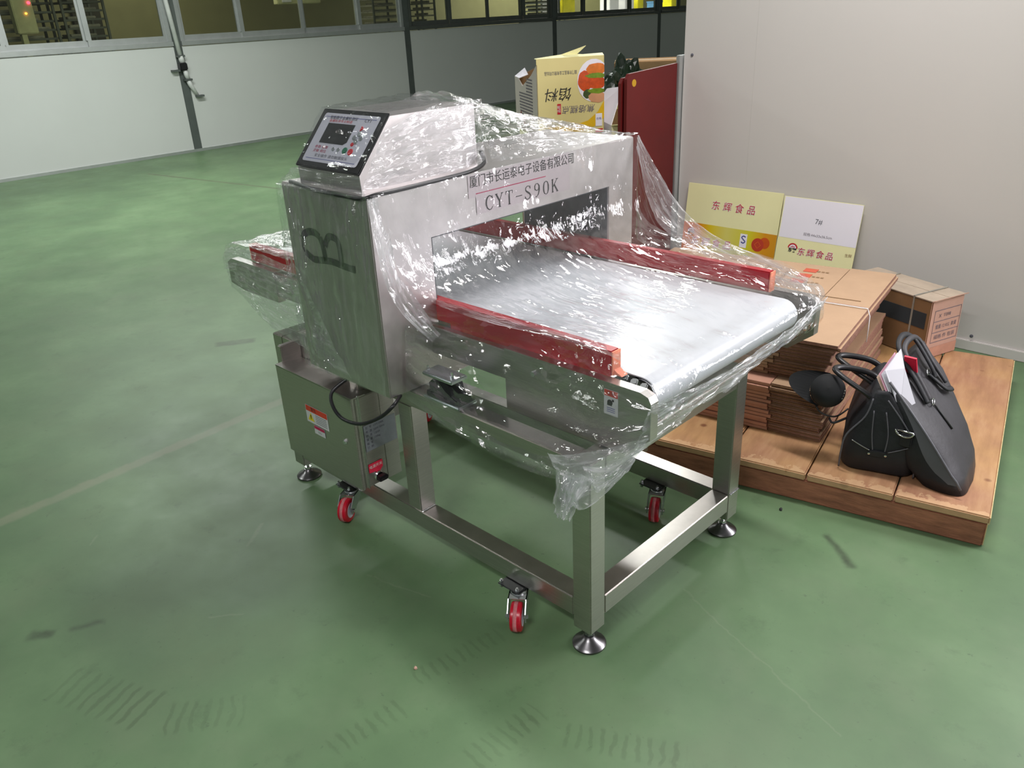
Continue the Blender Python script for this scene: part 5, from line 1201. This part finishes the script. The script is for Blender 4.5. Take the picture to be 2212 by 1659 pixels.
for z, hw, hd, ox in ((0.0, 0.108, 0.150, 0), (0.012, 0.116, 0.157, 0), (0.07, 0.115, 0.160, 0), (0.12, 0.109, 0.158, -0.002), (0.17, 0.097, 0.152, -0.004), (0.215, 0.072, 0.145, -0.006), (0.25, 0.052, 0.138, -0.008), (0.275, 0.034, 0.134, -0.01), (0.285, 0.020, 0.130, -0.01)):
    secs.append((B1(ox, 0, z), ax * hw, ay * hd))
v, f = loft(secs, 48, 6.5); v = [Vector((p.x, p.y, max(p.z, Z0 + 0.0005))) for p in wrinkle(v, 0.009, 14, 3)]; meshobj('body', v, f, M['bag'], b1, True)
# end gusset seams, pleats and tab
for sx in (-1, 1):
    MB().tube(smooth_path([B1(sx * 0.114, -0.154, 0.004), B1(sx * 0.113, -0.159, 0.07), B1(sx * 0.103, -0.157, 0.13), B1(sx * 0.055, -0.148, 0.20), B1(sx * 0.022 - 0.018, -0.138, 0.262)], 5), 0.0028, 6).build('piping', M['piping'], b1, True)
    MB().tube(smooth_path([B1(sx * 0.018, -0.163, 0.085), B1(sx * 0.024 - 0.004, -0.160, 0.15), B1(sx * 0.018 - 0.014, -0.150, 0.225)], 5), 0.0022, 6).build('seam', M['piping'], b1, True)
    MB().tube(smooth_path([B1(sx * 0.085, -0.162, 0.115), B1(sx * 0.055, -0.164, 0.100), B1(sx * 0.028, -0.165, 0.088)], 5), 0.0018, 6).build('seam', M['zinc'] if sx < 0 else M['piping'], b1, True)
MB().box(-0.030, 0.024, -0.168, -0.160, 0.066, 0.090, 0.003).build('tab', M['bag'], b1, world=False)
q = MB()
for x in (-0.028, 0.022): q.lathe([(0.004, 0), (0.004, -0.003), (0, -0.004)], (x, -0.168, 0.078), 'y', 8)
q.build('rivet', M['chrome'], b1, world=False)
for dy in (-0.055, 0.055):
    base = B1(0.0, dy, 0.24)
    pts = smooth_path([B1(-0.002, dy - 0.055, 0.225), B1(-0.06, dy - 0.055, 0.262), B1(-0.140, dy - 0.03, 0.300), B1(-0.168, dy, 0.312), B1(-0.140, dy + 0.03, 0.310), B1(-0.06, dy + 0.055, 0.290), B1(-0.004, dy + 0.055, 0.250)], 6)
    MB().tube(pts, 0.0115, 10, flat=0.75).build('handle', M['black'], b1, True)
MB().tube(smooth_path([B1(-0.112, -0.10, 0.16), B1(-0.150, -0.12, 0.145), B1(-0.165, -0.10, 0.150)], 6), 0.004, 6).build('strap', M['bag'], b1, True)

# tote leaning on the handbag
b2 = empty('tote_bag', (0.50, 1.40, Z0), 'large dark grey leather tote leaning on the small handbag, papers sticking out', 'bag')
def T2(p, q_, z, w_):  # p along the bag (0 near,1 far)
    return None
nb = Vector((0.540, 1.19, Z0 + 0.0)); fbk = Vector((0.490, 1.47, Z0 + 0.0))
tn = Vector((0.250, 1.22, Z0 + 0.315)); tf = Vector((0.225, 1.58, Z0 + 0.335))
secs = []
NV = Vector((0.93, 0.04, 0.36)).normalized()
for k, hw in enumerate((0.078, 0.086, 0.084, 0.074, 0.062, 0.046, 0.036, 0.027, 0.020, 0.014)):
    s = k / 9
    a = nb.lerp(tn, s ** 1.12); b = fbk.lerp(tf, s ** 1.12)
    a.z = Z0 + 0.315 * s; b.z = Z0 + 0.335 * s
    b = b + Vector((0.030, 0.020, 0)) * math.sin(PI * s); a = a + Vector((0.004, 0.0, 0.0)) * math.sin(PI * s)
    c = (a + b) / 2; half = (b - a) / 2
    n_ = NV.copy()
    if k < 3: n_ = Vector((1, 0.02, 0.10 * k)).normalized()
    secs.append((c + Vector((0, 0, 0.010 * (k == 1))) - n_ * hw, n_ * hw, half))
v, f = loft(secs, 44, 4.5)
v = wrinkle(v, 0.010, 11, 9)
v = [Vector((p.x, p.y, max(p.z, Z0 + 0.001))) for p in v]
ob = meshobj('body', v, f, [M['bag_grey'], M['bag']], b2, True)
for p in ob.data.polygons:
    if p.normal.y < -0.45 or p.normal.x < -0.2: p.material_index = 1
def edge_pt(s, side, off=0.0):
    k = s * 9; i = min(int(k), 8); fr = k - i
    c = secs[i][0].lerp(secs[i + 1][0], fr); a = secs[i][1].lerp(secs[i + 1][1], fr); b = secs[i][2].lerp(secs[i + 1][2], fr)
    return c + a * side - b * (1.0 + off)
MB().tube([edge_pt(s / 14, 0.92, 0.01) for s in range(1, 15)], 0.0042, 8).build('piping', M['piping'], b2, True)
# the grey-white lining edge along the gusset
vs = []; fs = []
for s in range(0, 13):
    ss = 0.10 + 0.75 * s / 12; w_ = 0.25 + 0.2 * math.sin(PI * s / 12)
    vs += [edge_pt(ss, 0.95, 0.02), edge_pt(ss, 0.95 - w_ * 1.6, 0.035)]
meshobj('gusset_edge', vs, [(2 * i, 2 * i + 2, 2 * i + 3, 2 * i + 1) for i in range(12)], M['piping'], b2, True)
# D ring with tab
cR = edge_pt(0.62, -0.2, 0.13)
MB().tube([cR + Vector((0.028 * math.cos(a), 0, 0.020 * math.sin(a))) for a in [PI + PI * i / 12 for i in range(13)]] , 0.0032, 8).build('d_ring', M['chrome'], b2, True)
MB().tube([cR + Vector((-0.028, 0, 0)), cR + Vector((0.028, 0, 0.0))], 0.003, 8).build('d_ring', M['chrome'], b2, True)
MB(Matrix.Translation(cR + Vector((0.006, 0.006, -0.012)))).box(-0.018, 0.018, -0.004, 0.010, -0.045, 0.0, 0.004).build('ring_tab', M['bag'], b2)
# zip pull hardware on the side
nrm = Vector((0.78, 0.05, 0.62)).normalized(); nrm = NV.copy()
def sideP(s, t_, off=0.006):
    k = s * 9; i = min(int(k), 8); fr = k - i
    c = secs[i][0].lerp(secs[i + 1][0], fr); a = secs[i][1].lerp(secs[i + 1][1], fr); b = secs[i][2].lerp(secs[i + 1][2], fr)
    return c + a + b * t_ + nrm * off
def ring(c, r, rr, name):
    e1 = (fbk - nb).normalized(); e2 = nrm.cross(e1)
    MB().tube([c + e1 * (r * math.cos(a)) + e2 * (r * 0.6 * math.sin(a)) for a in [2 * PI * i / 14 for i in range(15)]], rr, 6).build(name, M['chrome'], b2, True)
for (s, t_) in ((0.70, -0.25), (0.86, 0.25)):
    ring(sideP(s, t_, 0.010), 0.016, 0.0022, 'buckle')
# handles: two straps arching past the top edge
for k, (t0, t1, lift, sd) in enumerate(((-0.45, 0.35, 0.10, 1), (-0.30, 0.50, 0.075, 0.2))):
    a0 = sideP(0.72, t0, 0.010); a1 = sideP(0.80, t1, 0.010) if k == 0 else sideP(0.72, t1 + 0.1, 0.010)
    up_ = (tn - nb).normalized()
    m1 = sideP(0.99, t0 + 0.04, 0.03) + up_ * lift * 0.7; m2 = sideP(0.99, (t0 + t1) / 2, 0.035) + up_ * lift; m3 = sideP(0.99, t1, 0.03) + up_ * lift * 0.6
    MB().tube(smooth_path([a0, sideP(0.88, t0, 0.022), m1, m2, m3, sideP(0.88, t1, 0.022), a1], 6), 0.0105, 10, flat=0.6).build('handle', M['bag_grey'] if k else M['bag'], b2, True)
q = MB(); 
MB().tube([sideP(0.70, -0.20, 0.004), sideP(0.45, -0.10, 0.004)], 0.003, 6).build('zip_pull', M['black'], b2, True)
MB().tube(smooth_path([sideP(0.84, 0.28, 0.006), sideP(0.70, 0.42, 0.012), sideP(0.66, 0.66, 0.010)], 5), 0.011, 8, flat=0.5).build('strap', M['bag'], b2, True)
# papers sticking out of the tote
pp = empty('paper_bundle', (0.24, 1.28, Z0 + 0.20), 'white papers with a pink edge sticking out of the tote', 'paper')
def papers(off, mat, name, dz, w0=0.0):
    a = Vector((0.222, 1.215, Z0 + 0.335 + dz)); b = Vector((0.290, 1.205, Z0 + 0.225)); c = Vector((0.318, 1.25, Z0 + 0.245)); d = Vector((0.262, 1.27, Z0 + 0.335 + dz)); e = Vector((0.232, 1.30, Z0 + 0.385 + dz))
    o_ = Vector((-0.8, -0.35, -0.4)) * off
    vs = [p + o_ for p in (a, b, c, d, e)]
    n_ = Vector((-0.5, -0.3, 0.1)).normalized() * 0.002
    vs2 = [p + n_ for p in vs]
    meshobj(name, vs + vs2, [(0, 1, 2, 3, 4), (9, 8, 7, 6, 5)] + [(i, 5 + i, 5 + (i + 1) % 5, (i + 1) % 5) for i in range(5)], mat, pp)
papers(0.000, M['paper'], 'sheet', 0); papers(0.008, plain('pink_paper', srgb(226, 170, 190), 0.5), 'sheet', 0.004); papers(0.014, plain('cream_paper', srgb(216, 190, 170), 0.5), 'sheet', -0.006); papers(-0.010, M['paper'], 'sheet', 0.01)
q = MB(Matrix.Translation((0.262, 1.32, Z0 + 0.355)) @ Matrix.Rotation(0.5, 4, 'X')); q.box(-0.010, 0.028, -0.003, 0.003, -0.06, 0.025); q.build('pink_card', M['ink_pink'], pp)

# cap hanging against the bundle
cp = empty('cap', (0.075, 1.19, 0.30), 'round black cap with small white marks against the cardboard bundle', 'cap')
cc = Vector((0.064, 1.195, 0.352))
Rm = Matrix.Translation(cc) @ Matrix.Rotation(0.9, 4, 'X') @ Matrix.Rotation(0.35, 4, 'Y')
q = MB(Rm); q.lathe([(0.055, -0.020), (0.057, -0.004), (0.055, 0.016), (0.044, 0.034), (0.026, 0.043), (0, 0.046)], (0, 0, 0), 'z', 32); q.build('crown', M['black_rubber'], cp, True)
q = MB(Rm); pts = []
for i in range(17):
    a = PI * 0.55 + PI * 0.9 * i / 16; pts += [(0.057 * math.cos(a), 0.057 * math.sin(a), -0.018), (0.057 * math.cos(a) - 0.075 * max(0.05, math.sin(PI * i / 16)), 0.062 * math.sin(a), -0.012)]
vsb = pts + [(p[0], p[1], p[2] + 0.003) for p in pts]
fsb = [(2 * i, 2 * i + 1, 2 * i + 3, 2 * i + 2) for i in range(16)] + [(34 + 2 * i, 34 + 2 * i + 2, 34 + 2 * i + 3, 34 + 2 * i + 1) for i in range(16)] + [(2 * i + 1, 34 + 2 * i + 1, 34 + 2 * i + 3, 2 * i + 3) for i in range(16)]
q.add(vsb, fsb); q.build('visor', M['black_rubber'], cp)
q = MB(Rm)
for k in range(4): q.box(0.048 - 0.0 * k, 0.052, -0.016 + k * 0.009, -0.011 + k * 0.009, 0.012 + k * 0.002, 0.020 + k * 0.002)
q.build('white_mark', M['tray'], cp)
MB().tube(smooth_path([cc + Vector((-0.03, -0.02, -0.05)), cc + Vector((-0.005, -0.025, -0.075)), cc + Vector((0.04, -0.01, -0.082)), cc + Vector((0.065, 0.03, -0.06))], 6), 0.003, 6).build('strap', M['black'], cp, True)

# small specks lying on the floor
for i, (x, y, s, lb) in enumerate(((-0.315, -0.345, 0.006, 'small pale crumb on the green floor in front of the tread marks'), (0.06, 0.94, 0.007, 'tiny dark crumb on the floor in front of the pallet'))):
    bm = bmesh.new(); bmesh.ops.create_icosphere(bm, subdivisions=1, radius=s)
    for v in bm.verts: v.co *= random.uniform(0.7, 1.1); v.co.z = max(v.co.z, -s * 0.5)
    mz = min(v.co.z for v in bm.verts)
    vs = [v.co + Vector((x, y, -mz)) for v in bm.verts]; bm.verts.index_update(); fs = [tuple(v.index for v in f.verts) for f in bm.faces]; bm.free()
    tag(meshobj('crumb', vs, fs, M['card_pale'] if i == 0 else M['ink'], None), lb, 'debris')
